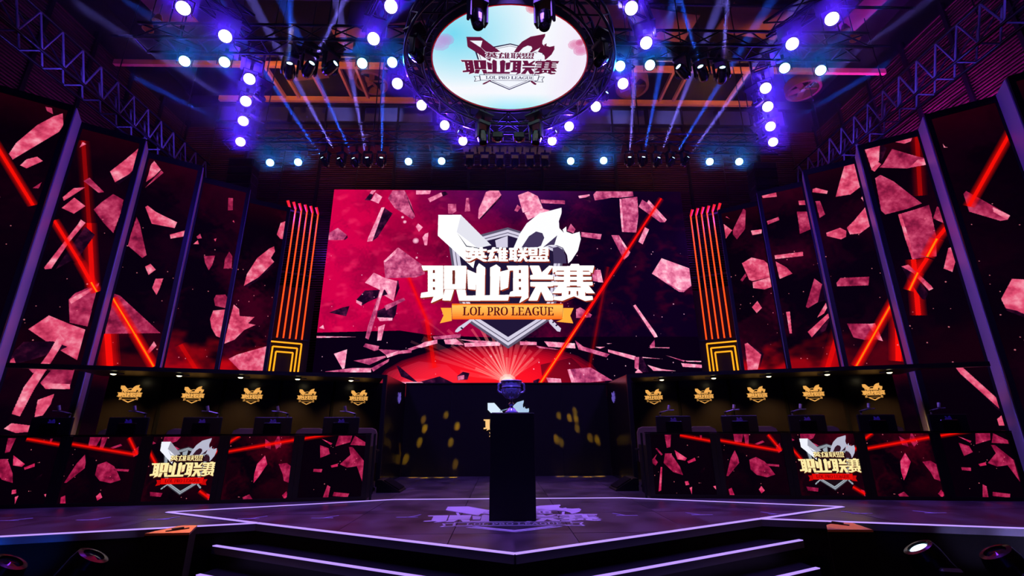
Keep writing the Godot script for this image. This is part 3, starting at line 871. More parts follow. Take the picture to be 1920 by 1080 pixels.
# ---------------------------------------------------------------- desks with LED fronts, monitors, arms, chairs
func desks():
	var tex = {"L": rock_tex(Color(0.48, 0.03, 0.19), Color(0.78, 0.13, 0.33), Color(0.98, 0.42, 0.56), 21), "M": rock_tex(Color(0.28, 0.01, 0.12), Color(0.57, 0.07, 0.24), Color(0.80, 0.22, 0.40), 22), "D": rock_tex(Color(0.01, 0.0, 0.02), Color(0.05, 0.0, 0.04), Color(0.2, 0.03, 0.1), 23)}
	var k = 1.6
	var tiles := []
	for i in 5:
		var w = int(182 * k); var h = int(175 * k)
		var warm = [0.05, 0.25, 0.6, 0.75, 0.05][i]
		var im = backdrop(w, h, func(u, v, a, b):
			var c = Color(0.02, 0.0, 0.03)
			return c.lerp(Color(0.48, 0.0, 0.10), clampf((a - 0.35) * 2.4, 0, 1) * warm * clampf(1.15 - v * 0.8, 0, 1)))
		for row in DESK_ROCKS:
			if int(row[0].right(1)) == i: rock(im, pts(row[1], k), tex[row[0].left(1)])
		for q in [[[92, 3, 187, 21]], [[-8, 17, 172, 49], [145, 2, 177, 49]], [[-10, 33, 30, 90], [165, 52, 242, 3], [150, 150, 180, 170]], [[-41, 50, 201, 8], [-39, 41, 25, -2]], [[-6, 8, 104, -10]]][i]:
			laser(im, Vector2(q[0], q[1]) * k, Vector2(q[2], q[3]) * k, 6.0 * k, 0.9)
		if i == 2:
			var e = [Vector2(2.2, 2.4), Vector2(1.2, 1.6)]
			paint_logo(im, 99.0 * k, 92.0 * k, 150.0 * k, {"G": Color(0.25, 0.24, 0.28), "S": Color(0.62, 0.66, 0.70), "K": Color(0.10, 0.05, 0.08), "W": Color(0.95, 0.96, 1.0), "F": Color(0.62, 0.62, 0.68), "axe_W": Color(0.72, 0.72, 0.80), "axe_K": Color(0.2, 0.08, 0.14), "hammer_K": Color(0.4, 0.4, 0.45), "edge": e, "edge_color": Color(0.32, 0.10, 0.02), "letter": Color(1.0, 0.93, 0.66), "hole": Color(0.5, 0.2, 0.04), "ribbon": Color(0.90, 0.05, 0.03), "tail": Color(0.78, 0.03, 0.03), "text": Color(0.45, 0.0, 0.02)})
		var rng := RandomNumberGenerator.new(); rng.seed = 70 + i
		for n in 12: dot(im, Vector2(rng.randf() * w, rng.randf() * h), rng.randf_range(0.8, 1.8) * k, Color(1.0, 0.5, 0.55))
		tiles.append(screen_mat(im, 1.0))
	for s in [-1.0, 1.0]:
		var side = "left-hand" if s < 0 else "right-hand"
		var bas = rot(-s * 6.87)
		var a = Vector3(s * 2.12, 0, -7.68)
		for i in 5:
			var nth = ["innermost", "second innermost", "third innermost", "fourth innermost", "outermost"][i]
			var at = a + bas * Vector3(s * (0.57 + 1.06 * i), 0, 0)
			var shown = tiles[i] if s > 0 else tiles[4 - i]
			var shows = "the emblem on its front" if i == 2 else "rocks on its front"
			var t = thing("player_desk", "desk showing %s, %s of the %s row" % [shows, nth, side], "desk", at, 0.0, "player desks")
			t.basis = bas
			obj("front_panel", mk(Vector3(0, 0.47, -0.035), Vector3(1.058, 0.94, 0.05)), mats.black, t)
			obj("screen", picture(0.91, 0.875), shown, t).position = Vector3(0, 0.4875, -0.005)
			var st = st0()
			for e in [-1.0, 1.0]: box(st, Vector3(e * 0.492, 0.47, 0.0), Vector3(0.074, 0.94, 0.024))
			box(st, Vector3(0, 0.025, 0.0), Vector3(0.91, 0.05, 0.024)); box(st, Vector3(0, 0.936, 0.0), Vector3(0.91, 0.02, 0.024))
			obj("frame", st.commit(), mats.black, t)
			obj("top_rail", mk(Vector3(0, 0.952, -0.03), Vector3(1.058, 0.016, 0.09)), mats.gloss, t)
			obj("desk_top", mk(Vector3(0, 0.74, -0.42), Vector3(1.058, 0.04, 0.72)), mats.black, t)
			for e in [-1.0, 1.0]: obj("side_panel", mk(Vector3(e * 0.51, 0.36, -0.42), Vector3(0.03, 0.72, 0.68)), mats.black, t)
			var pl = Vector3(0.02 * s, 0.76, -0.42)
			monitor(t.transform * pl, bas, "black monitor back on the %s desk of the %s row" % [nth, side])
			mic_arm(t.transform * (pl + Vector3(0.2 * -s, 0, -0.02)), bas, s, "jointed microphone arm over the %s desk, %s row" % [nth, side])
			chair(t.transform * Vector3(-s * (0.34 if i > 0 else 0.2), 0, -1.32) * Vector3(1, 0, 1), bas, "rounded chair back behind the %s desk, %s row" % [nth, side])
		# one more desk end panel towards the middle
		var st2 = st0(); tube(st2, Vector3.ZERO, Vector3(0, 0.95, 0), 0.018, 10)
		tag(obj("desk_end_post", st2.commit(), mats.black), "thin black post at the inner end of the %s desk row" % side, "post").position = a + bas * Vector3(-s * 0.02, 0, 0.0)
		var r = thing("floor_wedge", "dark wedge-shaped floor monitor beside the inner end of the %s desks" % side, "wedge", Vector3(s * 2.02, 0, -8.75), 0.0)
		st2 = st0()
		prism(st2, PackedVector2Array([Vector2(-0.2, 0), Vector2(0.2, 0), Vector2(0.2, 0.02), Vector2(-0.12, 0.2), Vector2(-0.2, 0.2)]), -0.25, 0.25, Transform3D(rot(180.0 if s > 0 else 0.0), Vector3.ZERO))
		obj("body", st2.commit(), mats.black, r)
		obj("grille", mk(Vector3(-s * 0.045, 0.121, 0), Vector3(0.30, 0.01, 0.44), Basis(Vector3.BACK, deg_to_rad(-s * -29.4))), mats.matte, r)

var keep := {}
func monitor(at, bas, label):
	if not keep.has("monitor"):
		var t = thing("monitor", label, "monitor", at, 0.0, "monitors on the player desks")
		var st = st0(); bevel_box(st, Vector3(0, 0.285, 0), Vector3(0.57, 0.34, 0.035), 0.008); obj("shell", st.commit(), mats.black, t)
		st = st0(); bevel_box(st, Vector3(0, 0.28, 0.025), Vector3(0.26, 0.18, 0.03), 0.01); obj("bulge", st.commit(), mats.gloss, t)
		obj("stand", mk(Vector3(0, 0.1, 0.045), Vector3(0.05, 0.2, 0.03)), mats.black, t)
		st = st0(); lathe(st, [Vector2(0.0, 0.0), Vector2(0.12, 0.0), Vector2(0.12, 0.012), Vector2(0.0, 0.014)], 20, Transform3D(Basis(), Vector3(0, 0, 0.04))); obj("foot", st.commit(), mats.black, t)
		obj("screen_face", mk(Vector3(0, 0.285, -0.0185), Vector3(0.54, 0.31, 0.002)), mats.gloss, t)
		var vio = mat(Color(0.45, 0.38, 0.75), 0.5)
		emblem(t, 0.085, 0.002, {"hammer": vio, "axe": vio, "lettering": vio, "shield": vio, "ribbon": vio}, Transform3D(Basis(), Vector3(0, 0.38, 0.0175)))
		keep.monitor = t
		t.basis = bas
		return
	var c = copy(keep.monitor, label, at); c.basis = bas

func mic_arm(at, bas, s, label):
	if not keep.has("arm"):
		var t = thing("microphone_arm", label, "microphone arm", at, 0.0, "microphone arms on the player desks")
		var m = mats.alu
		obj("post", mk_tube(Vector3(0, 0, 0), Vector3(0, 0.52, 0), 0.011, 8), m, t)
		obj("joint", mk_tube(Vector3(0, 0.50, -0.02), Vector3(0, 0.50, 0.02), 0.018, 8), mats.black, t)
		obj("lower_arm", mk_tube(Vector3(0, 0.51, 0), Vector3(-0.14, 0.545, 0.02), 0.011, 8), m, t)
		obj("upper_arm", mk_tube(Vector3(-0.14, 0.545, 0.02), Vector3(-0.24, 0.55, 0.02), 0.009, 8), m, t)
		obj("microphone", mk_tube(Vector3(-0.15, 0.56, 0.02), Vector3(-0.17, 0.63, 0.03), 0.02, 10, 0.024), mats.alu, t)
		keep.arm = t; t.basis = bas if s < 0 else bas * rot(180)
		return
	var c = copy(keep.arm, label, at); c.basis = bas if s < 0 else bas * rot(180)

func chair(at, bas, label):
	if not keep.has("chair"):
		var t = thing("player_chair", label, "chair", at, 0.0, "chairs behind the player desks")
		var st = st0()
		var p := PackedVector2Array()
		for q in [[-0.25, 0.5], [0.25, 0.5], [0.25, 0.95], [0.22, 1.02], [0.15, 1.05], [-0.15, 1.05], [-0.22, 1.02], [-0.25, 0.95]]: p.append(Vector2(q[0], q[1]))
		prism(st, p, -0.04, 0.04, Transform3D(Basis(Vector3.RIGHT, deg_to_rad(6)), Vector3(0, 0, -0.1))); obj("backrest", st.commit(), mats.chair, t)
		st = st0(); bevel_box(st, Vector3(0, 0.47, 0.18), Vector3(0.5, 0.09, 0.5), 0.02); obj("seat", st.commit(), mats.chair, t)
		obj("column", mk_tube(Vector3(0, 0.08, 0.18), Vector3(0, 0.43, 0.18), 0.03, 10), mats.black, t)
		for k in 5:
			var d = Vector3(cos(TAU * k / 5), 0, sin(TAU * k / 5))
			var sp = obj("spoke", mk_tube(Vector3(0, 0.1, 0.18), Vector3(0, 0.07, 0.18) + d * 0.28, 0.02, 8), mats.black, t)
			var st2 = st0(); tube(st2, Vector3(0, 0.03, 0.18) + d * 0.28 - Vector3(0, 0, 0.02), Vector3(0, 0.03, 0.18) + d * 0.28 + Vector3(0, 0, 0.02), 0.03, 10); obj("caster", st2.commit(), mats.black, sp)
		for e in [-1.0, 1.0]:
			st = st0(); box(st, Vector3(e * 0.28, 0.66, 0.12), Vector3(0.06, 0.03, 0.3)); box(st, Vector3(e * 0.28, 0.55, 0.05), Vector3(0.03, 0.2, 0.05)); obj("armrest", st.commit(), mats.black, t)
		keep.chair = t; t.basis = bas
		return
	var c = copy(keep.chair, label, at); c.basis = bas

func plinth_and_trophy():
	var t = thing("plinth", "tall square black plinth standing in the middle of the stage, carrying the trophy", "plinth", Vector3(0.015, 0, -6.13))
	var st = st0(); bevel_box(st, Vector3(0, 0.6, 0), Vector3(0.54, 1.2, 0.54), 0.006); obj("body", st.commit(), mat(Color(0.045, 0.042, 0.055), 0.55), t)
	obj("top_plate", mk(Vector3(0, 1.203, 0), Vector3(0.5, 0.006, 0.5)), mats.gloss, t)
	var c = thing("trophy", "ornate two-handled silver trophy cup with violet sheen on top of the plinth", "trophy", Vector3(0.01, 1.206, -6.13))
	var m = mat(Color(0.62, 0.62, 0.72), 0.26, 0.5)
	st = st0(); lathe(st, [Vector2(0, 0), Vector2(0.085, 0), Vector2(0.082, 0.015), Vector2(0.062, 0.03), Vector2(0.045, 0.055), Vector2(0.024, 0.07), Vector2(0.02, 0.085)], 16); obj("foot", st.commit(), m, c)
	st = st0(); lathe(st, [Vector2(0.02, 0.085), Vector2(0.038, 0.105), Vector2(0.04, 0.115), Vector2(0.018, 0.13), Vector2(0.016, 0.16), Vector2(0.022, 0.172)], 16); obj("stem", st.commit(), m, c)
	st = st0()
	lathe(st, [Vector2(0.02, 0.17), Vector2(0.055, 0.18), Vector2(0.085, 0.205), Vector2(0.108, 0.24), Vector2(0.122, 0.29), Vector2(0.126, 0.35), Vector2(0.134, 0.40), Vector2(0.128, 0.405), Vector2(0.11, 0.36), Vector2(0.09, 0.26), Vector2(0.0, 0.22)], 12)
	obj("bowl", st.commit(), m, c)
	st = st0()
	for k in 12:
		var a = TAU * k / 12
		var d = Vector3(cos(a), 0, sin(a))
		tube(st, d * 0.07 + Vector3(0, 0.19, 0), d * 0.118 + Vector3(0, 0.25, 0), 0.008, 6, 0.013); tube(st, d * 0.122 + Vector3(0, 0.262, 0), d * 0.132 + Vector3(0, 0.3, 0), 0.013, 6, 0.004)
	var o = obj("leaf_relief", st.commit(), m, c); o.set_meta("kind", "stuff")
	st = st0(); ring(st, 0.131, 0.008, 24, 8, Transform3D(Basis(), Vector3(0, 0.4, 0))); ring(st, 0.124, 0.006, 24, 8, Transform3D(Basis(), Vector3(0, 0.325, 0))); obj("rim", st.commit(), m, c)
	for s in [-1.0, 1.0]:
		st = st0()
		var q = [Vector2(0.12, 0.375), Vector2(0.15, 0.372), Vector2(0.168, 0.345), Vector2(0.165, 0.31), Vector2(0.172, 0.285), Vector2(0.155, 0.262), Vector2(0.118, 0.25)]
		for i in q.size() - 1: tube(st, Vector3(s * q[i].x, q[i].y, 0), Vector3(s * q[i + 1].x, q[i + 1].y, 0), 0.013, 8)
		tube(st, Vector3(s * 0.165, 0.345, 0), Vector3(s * 0.172, 0.385, 0), 0.01, 6, 0.002)
		obj("handle", st.commit(), m, c)
# ---------------------------------------------------------------- trusses
var rod_keep
func rod(parent, a, b, r, called, material):
	if rod_keep == null:
		var st = st0(); tube(st, Vector3.ZERO, Vector3.UP, 1.0, 8); rod_keep = st.commit()
	var d = b - a; var f = frame_of(d.normalized())
	var o = obj(called, rod_keep, material, parent)
	o.transform = Transform3D(Basis(f[0] * r, d, f[1] * -r) if true else Basis(), a)
	return o

func box_truss(label, a, b, w, h, bay, r = 0.024, group = "straight box trusses", called = "truss"):
	# a four-chord truss whose underside runs from a to b
	var t = thing(called, label, "truss", a, 0.0, group)
	var d = b - a; var L = d.length(); var x = d / L; var side = x.cross(Vector3.UP).normalized() * w / 2.0; var up = Vector3.UP * h
	var n = maxi(2, int(round(L / bay)))
	var c = [-side, side, side + up, -side + up]
	for k in 4: rod(t, c[k], c[k] + d, r, "chord", mats.truss)
	for i in n:
		var p = x * (L * i / n); var q = x * (L * (i + 1) / n)
		for k in 4:
			var u = c[k]; var v = c[(k + 1) % 4]
			if i % 2 == 0: rod(t, u + p, v + q, r * 0.55, "brace", mats.truss)
			else: rod(t, v + p, u + q, r * 0.55, "brace", mats.truss)
		rod(t, c[0] + p, c[1] + p, r * 0.55, "brace", mats.truss)
	return t

func trusses():
	box_truss("dark truss straight across the stage above the trophy plinth, carrying cyan lamps", Vector3(-6.1, 7.12, -6.3), Vector3(6.1, 7.12, -6.3), 0.3, 0.3, 0.5)
	box_truss("rear truss straight across in front of the slatted wall above the main screen", Vector3(-6.3, 7.12, -9.15), Vector3(6.3, 7.12, -9.15), 0.3, 0.3, 0.5)
	for s in [-1.0, 1.0]:
		var sd = "left-hand" if s < 0 else "right-hand"
		for g in [[VIOLET_A if s < 0 else VIOLET_D, "outer"], [VIOLET_B if s < 0 else VIOLET_C, "inner"]]:
			var v := []
			for i in 6: v.append(Vector3(g[0][i * 2] / 100.0, 7.14, g[0][i * 2 + 1] / 100.0 - 0.06))
			var u = (v[1] - v[0]).normalized(); var w = (v[5] - v[2]).normalized()
			box_truss("%s %s short truss leaning forward from the front truss, with two violet lamps" % [sd, g[1]], v[0] - u * 0.6, v[1] + u * 0.25, 0.26, 0.28, 0.4)
			box_truss("%s %s slanting truss from front truss to rear truss, with violet lamps" % [sd, g[1]], v[2] - w * 0.2, v[5] + w * 0.3, 0.26, 0.28, 0.5)
		# the large truss that runs along the side wall over the stepped columns
		side_truss(s, sd)
		# drop rods that hold the stage trusses
		var hang = thing("truss_hoist", "thin chains holding the %s half of the front and rear trusses" % sd, "chain", Vector3(s * 3.0, 7.42, -6.3), 0.0)
		for p in [Vector3(0, 0, 0), Vector3(s * 2.6, 0, 0), Vector3(0, 0, -2.85), Vector3(s * 2.6, 0, -2.85)]:
			for e in [-0.15, 0.15]: rod(hang, p + Vector3(0, -0.03, e), p + Vector3(0, 5.075, e), 0.012, "chain", mats.black)
	# the round truss about the ceiling screen
	var t = thing("round_truss", "round truss hung around the ceiling screen, lit blue by its lamps", "truss", Vector3(0, 6.42, -6.0))
	for e in [[1.62, 0.0], [1.36, 0.0], [1.62, 0.28], [1.36, 0.28]]:
		var st = st0(); ring(st, e[0], 0.024, 72, 8, Transform3D(Basis(), Vector3(0, e[1], 0))); obj("chord", st.commit(), mats.truss, t)
	for k in 36:
		var u = TAU * k / 36; var w = TAU * (k + 1) / 36
		var A = func(R, y, g): return Vector3(cos(g) * R, y, sin(g) * R)
		var even = k % 2 == 0
		rod(t, A.call(1.62, 0.0 if even else 0.28, u), A.call(1.62, 0.28 if even else 0.0, w), 0.012, "brace", mats.truss)
		rod(t, A.call(1.36, 0.0 if even else 0.28, u), A.call(1.36, 0.28 if even else 0.0, w), 0.012, "brace", mats.truss)
		rod(t, A.call(1.62 if even else 1.36, 0.0, u), A.call(1.36 if even else 1.62, 0.0, w), 0.012, "brace", mats.truss)
		if k % 6 == 3: rod(t, A.call(1.5, 0.28, u), A.call(1.5, 6.075, u), 0.01, "chain", mats.black)

func side_truss(s, sd):
	var a = Vector3(s * 9.4, 8.2, -12.9)
	var t = thing("side_truss", "large open truss running along the %s wall above the stepped LED columns" % sd, "truss", a, 0.0, "side trusses")
	var L = 11.6; var n = 24; var h = 0.72
	var o0 = Vector3(s * 0.24, 0, 0); var i0 = Vector3(-s * 0.2, 0, 0); var o1 = o0 + Vector3(0, h, 0); var i1 = i0 + Vector3(0, h, 0)
	for c in [o0, i0, o1, i1]: rod(t, c, c + Vector3(0, 0, L), 0.03, "chord", mats.truss)
	for k in n:
		var p = Vector3(0, 0, L * k / n); var m = Vector3(0, 0, L * (k + 0.5) / n); var q = Vector3(0, 0, L * (k + 1) / n)
		rod(t, i0 + p, i1 + m, 0.02, "brace", mats.brace); rod(t, i1 + m, i0 + q, 0.02, "brace", mats.brace)
		rod(t, o0 + p, o1 + m, 0.02, "brace", mats.brace); rod(t, i0 + p, o0 + p, 0.018, "brace", mats.brace)
		rod(t, i0 + p, o1 + m, 0.016, "brace", mats.brace)
	for k in 5:
		var p = Vector3(0, h, L * (k + 0.5) / 5)
		rod(t, p, p + Vector3(0, TOP_Y - 8.2 - h, 0), 0.012, "chain", mats.black)

# ---------------------------------------------------------------- the round screen in the ceiling
func ceiling_screen():
	var n = 768; var R = 1.2
	var im = backdrop(n, n, func(u, v, a, b):
		var c = Color(0.97, 0.98, 1.0)
		var d = Vector2(u, v).distance_to(Vector2(0.16, 0.22))
		c = c.lerp(Color(0.45, 0.85, 0.95), clampf(1.0 - d * 1.9, 0, 1) * 0.95)
		c = c.lerp(Color(0.55, 0.9, 0.93), clampf((v - 0.80) * 4.0, 0, 0.8) * clampf(1.2 - absf(u - 0.55) * 2.0, 0, 1))
		c = c.lerp(Color(0.95, 0.88, 0.98), clampf((u - 0.72) * 3.0, 0, 0.6))
		return c)
	for q in [[0.06, 0.30, 0.07, 0.75, 0.65, 0.88], [0.11, 0.27, 0.05, 0.72, 0.62, 0.86], [0.90, 0.30, 0.045, 0.9, 0.55, 0.72], [0.945, 0.35, 0.05, 0.88, 0.5, 0.7], [0.93, 0.28, 0.03, 0.8, 0.35, 0.55], [0.62, 0.02, 0.04, 0.9, 0.5, 0.6]]:
		dot(im, Vector2(q[0], q[1]) * n, q[2] * n, Color(q[3], q[4], q[5]))
	var wine = Color(0.40, 0.07, 0.22); var pale = Color(0.96, 0.97, 1.0); var ink = Color(0.13, 0.10, 0.24)
	var px = n / (2.0 * R)
	paint_logo(im, n / 2.0, n / 2.0 + 0.02 * n, 1.26 * px, {"shield_G": ink, "shield_S": pale, "shield_K": pale, "handle_S": wine, "handle_K": wine, "hammer_W": wine, "hammer_F": wine, "hammer_K": pale, "axe_W": wine, "axe_K": pale, "edge": [Vector2(1.5, 0), Vector2(-1.5, 0), Vector2(0, 1.5), Vector2(0, -1.5), Vector2(1.2, 1.2), Vector2(-1.2, -1.2)], "edge_color": pale, "letter": wine, "hole": pale, "ribbon": pale, "tail": pale, "outline": ink, "text": ink})
	fill(im, pts([-478, -478, -330, -478, -358, -365], 1.26 * px / 1000.0, n / 2.0 + 3, n / 2.0 + 0.02 * n + 6), pale)
	var t = thing("ceiling_screen", "round LED ceiling screen with a wine red emblem on white, inside the round truss", "LED screen", Vector3(0, 6.5, -5.98))
	t.rotation_degrees.x = 5.6
	var st = st0()
	for k in 64:
		var a = TAU * k / 64; var b = TAU * (k + 1) / 64
		var P = [Vector3.ZERO, Vector3(cos(a) * R, 0, sin(a) * R), Vector3(cos(b) * R, 0, sin(b) * R)]
		for p in [P[0], P[2], P[1]] if true else []:
			st.set_normal(Vector3.DOWN); st.set_uv(Vector2(0.5 + p.x / (2 * R), 0.5 - p.z / (2 * R))); st.add_vertex(p)
	obj("screen", st.commit(), screen_mat(im, 1.0), t)
	st = st0(); lathe(st, [Vector2(R, -0.004), Vector2(R + 0.03, -0.004), Vector2(R + 0.03, 0.12), Vector2(0.0, 0.12)], 64); obj("rim", st.commit(), mats.black, t)
	st = st0(); ring(st, R + 0.012, 0.006, 72, 6, Transform3D(Basis(), Vector3(0, -0.006, 0))); obj("red_edge", st.commit(), glow(Color(0.9, 0.1, 0.15), 0.5), t)

# ---------------------------------------------------------------- lamps
func par(kind, r):
	# a round wash lamp that shines along its own -z
	if keep.has(kind): return keep[kind]
	var t = Node3D.new()
	var X = Transform3D(Basis(Vector3.RIGHT, -PI / 2), Vector3.ZERO)   # lathe axis y -> -z
	var st = st0(); lathe(st, [Vector2(0.0, -0.26), Vector2(r * 0.6, -0.25), Vector2(r * 0.95, -0.14), Vector2(r * 1.16, -0.06), Vector2(r * 1.16, 0.012), Vector2(r * 1.02, 0.012), Vector2(r * 1.0, -0.01)], 24, X)
	obj("body", st.commit(), mats.black, t)
	st = st0(); lathe(st, [Vector2(r, -0.006), Vector2(r * 0.75, 0.012), Vector2(0.0, 0.02)], 16, X)
	obj("lens", st.commit(), mats.violet if kind == "violet" else mats.cyan, t)
	st = st0()
	for e in [-1.0, 1.0]: box(st, Vector3(e * r * 1.28, 0.11, 0.08), Vector3(0.012, 0.26, 0.03))
	box(st, Vector3(0, 0.235, 0.08), Vector3(r * 2.6, 0.012, 0.03)); obj("yoke", st.commit(), mats.black, t)
	obj("clamp", mk(Vector3(0, 0.295, 0.08), Vector3(0.05, 0.11, 0.05)), mats.truss, t)
	obj("hook_bar", mk(Vector3(0, 0.335, 0.08), Vector3(0.34, 0.03, 0.34)), mats.truss, t)
	keep[kind] = t
	return t

func place_par(kind, r, at, aim, label, group):
	var src = par(kind, r)
	var t = src.duplicate(); t.name = numbered("wash_lamp"); add_child(t); t.position = at
	tag(t, label, "stage light", group)
	var b = Basis.looking_at(aim - at, Vector3.UP)
	for c in t.get_children():
		if c.name == "body" or c.name == "lens": c.basis = b
		else: c.basis = Basis.looking_at((aim - at) * Vector3(1, 0, 1), Vector3.UP)
	return b

func moving_head(size):
	var kind = "head%s" % size
	if keep.has(kind): return keep[kind]
	var t = Node3D.new(); var k = size
	var st = st0(); bevel_box(st, Vector3(0, 0.36 * k, 0), Vector3(0.34, 0.12, 0.26) * k, 0.02 * k); obj("base", st.commit(), mats.black, t)
	for e in [-1.0, 1.0]:
		st = st0(); bevel_box(st, Vector3(e * 0.16 * k, 0.12 * k, 0), Vector3(0.05, 0.40, 0.14) * k, 0.015 * k); obj("yoke_arm", st.commit(), mats.black, t)
	var X = Transform3D(Basis(Vector3.RIGHT, -PI / 2), Vector3.ZERO)
	st = st0(); lathe(st, [Vector2(0.0, -0.2), Vector2(0.08, -0.19), Vector2(0.12, -0.12), Vector2(0.13, 0.0), Vector2(0.115, 0.14), Vector2(0.10, 0.2), Vector2(0.07, 0.205), Vector2(0.065, 0.19)].map(func(v): return v * k), 20, X); obj("head", st.commit(), mats.gloss, t)
	st = st0(); lathe(st, [Vector2(0.0, 0.18), Vector2(0.065, 0.18), Vector2(0.06, 0.192), Vector2(0.0, 0.2)].map(func(v): return v * k), 20, X); obj("lens", st.commit(), mats.off_lens, t)
	obj("clamp", mk(Vector3(0, 0.5 * k, 0), Vector3(0.06, 0.18, 0.06) * k), mats.truss, t)
	obj("hook_bar", mk(Vector3(0, 0.59 * k, 0), Vector3(0.3, 0.025, 0.3)), mats.truss, t)
	keep[kind] = t
	return t

func place_head(size, at, dir, label, group, lens = null, upright = false):
	var t = moving_head(size).duplicate(); t.name = numbered("moving_head"); add_child(t); t.position = at
	tag(t, label, "moving light", group)
	var d = dir.normalized()
	var yaw = Basis(Vector3.UP, atan2(-d.x, -d.z)) if Vector2(d.x, d.z).length() > 0.05 else Basis()
	if upright: yaw = yaw * Basis(Vector3.BACK, PI)
	for c in t.get_children():
		if c.name == "head" or c.name == "lens": c.basis = facing(d)
		else: c.basis = yaw
		if c.name == "lens" and lens: c.material_override = lens
	return at + d * 0.205 * size

func lamps():
	var ord_ = ["foremost", "second from front", "third from front", "fourth from front", "fifth from front", "rearmost"]
	var eye = Vector3(0, 1.2, 0.5)
	var k = 0
	for g in [[VIOLET_A, "left-hand outer slanting trusses"], [VIOLET_B, "left-hand inner slanting trusses"], [VIOLET_C, "right-hand inner slanting trusses"], [VIOLET_D, "right-hand outer slanting trusses"]]:
		for i in 6:
			var at = Vector3(g[0][i * 2] / 100.0, 6.8, g[0][i * 2 + 1] / 100.0)
			place_par("violet", 0.09, at, eye, "violet-white wash lamp, %s on the %s" % [ord_[i], g[1]], "violet wash lamps")
			var d = (eye - at).normalized()
			spot("wash_lamp_beam", at + d * 0.035, eye, Color(0.30, 0.13, 1.0), 420.0, 14.0, 0.07)
	for g in [[CYAN_FRONT, "front truss above the plinth", 0.105], [CYAN_REAR, "rear truss above the main screen", 0.1]]:
		for i in 8:
			var at = Vector3(g[0][i * 2] / 100.0, 6.8, g[0][i * 2 + 1] / 100.0)
			place_par("cyan", 0.08, at, eye, "cyan wash lamp, %s from the left on the %s" % [["first", "second", "third", "fourth", "fifth", "sixth", "seventh", "eighth"][i], g[1]], "cyan wash lamps")
			var d = (eye - at).normalized()
			spot("wash_lamp_beam", at + d * 0.035, eye, Color(0.03, 0.5, 1.0), 170.0, 13.0, 0.07)
	# narrow beams: [x, z of the lens, x and y the beam passes at that depth]
	var cool = mats.cool
	for g in [[BEAMS_REAR, "rear truss", 0.6, 5000.0], [BEAMS_FRONT, "front truss", 0.72, 3500.0], [BEAMS_SLANT, "slanting trusses", 0.5, 2000.0]]:
		var n = g[0].size() / 5
		for i in n:
			var q = g[0].slice(i * 5, i * 5 + 5).map(func(v): return v / 100.0)
			var lens_at = Vector3(q[0], 6.8, q[1]); var dir = (Vector3(q[2], q[3], q[4]) - lens_at).normalized()
			var at = lens_at - dir * 0.205 * g[2]
			place_head(g[2], at, dir, "small moving light with a thin beam, %s from the left on the %s" % [["first", "second", "third", "fourth", "fifth", "sixth", "seventh", "eighth", "ninth", "tenth"][i], g[1]], "moving lights with beams", cool)
			spot("moving_head_beam", lens_at + dir.normalized() * 0.01, lens_at + dir, Color(0.12, 0.35, 1.0) if i % 2 == 0 else Color(0.5, 0.45, 1.0), g[3], 1.9, 0.025, 0.5)
	# dark moving lights: six in the middle of the rear truss, eight about the round truss
	for i in 6: place_head(0.6, Vector3(-0.85 + 0.34 * i, 6.72, -9.15), Vector3(0, -1, 0.25), "unlit moving light, %s of six from the left, mid rear truss" % ["first", "second", "third", "fourth", "fifth", "last"][i], "unlit moving lights on the rear truss")
	var names = ["in front of the round screen's upper left edge", "in front of the round screen's upper right edge", "under the rear of the round truss, left of middle", "under the rear of the round truss, right of middle", "at the left side of the round truss", "at the right side of the round truss"]
	var places = [[-0.43, -4.62, 0.72, 5.97], [0.42, -4.62, 0.72, 5.97], [-0.47, -7.26, 0.72, 6.08], [0.5, -7.25, 0.72, 6.08], [-1.34, -5.37, 0.66, 6.1], [1.31, -5.4, 0.66, 6.1]]
	for i in 6: place_head(places[i][2], Vector3(places[i][0], places[i][3], places[i][1]), Vector3(-places[i][0] * 0.2, -1, 0.15) if i < 4 else Vector3(-places[i][0] * 0.5, -1, 0.35), "large dark moving light " + names[i], "large moving lights on the round truss")
	# two effect lights that throw a scatter of yellow spots on the black wall
	for s in [-1.0, 1.0]:
		var at = Vector3(s * 0.2, 6.2, -7.5)
		var t = thing("effect_light", "small many-lensed effect light under the round truss's rear, %s of the pair" % ("left" if s < 0 else "right"), "effect light", at)
		var st = st0(); bevel_box(st, Vector3(0, 0.06, 0), Vector3(0.22, 0.14, 0.16), 0.02); obj("body", st.commit(), mats.black, t)
		st = st0(); box(st, Vector3(0, 0.19, 0), Vector3(0.03, 0.12, 0.03)); obj("clamp", st.commit(), mats.truss, t)
		st = st0(); lathe(st, [Vector2(0.0, -0.05), Vector2(0.05, -0.035), Vector2(0.08, -0.01)], 16); obj("lens", st.commit(), mats.off_lens, t)
		var list = GOBO_A if s < 0 else GOBO_B
		for i in range(0, list.size() / 2, 2 if s < 0 else 1):
			if s > 0 and i % 3 == 2: continue
			var aim = Vector3(list[i * 2] / 100.0, list[i * 2 + 1] / 100.0, -11.32)
			spot("effect_light_ray", at + Vector3(0, -0.08, 0), aim, Color(1.0, 0.78, 0.05), 260.0 + 160.0 * (i % 3), 0.55, 0.02, 0.4)
		for i in 4:
			spot("effect_light_ray", at + Vector3(0, -0.08, 0), Vector3(s * (1.2 + 0.3 * i), 0.0, -11.16 + 0.05 * (i % 3)), Color(1.0, 0.8, 0.05), 420.0, 1.0, 0.02, 0.8)

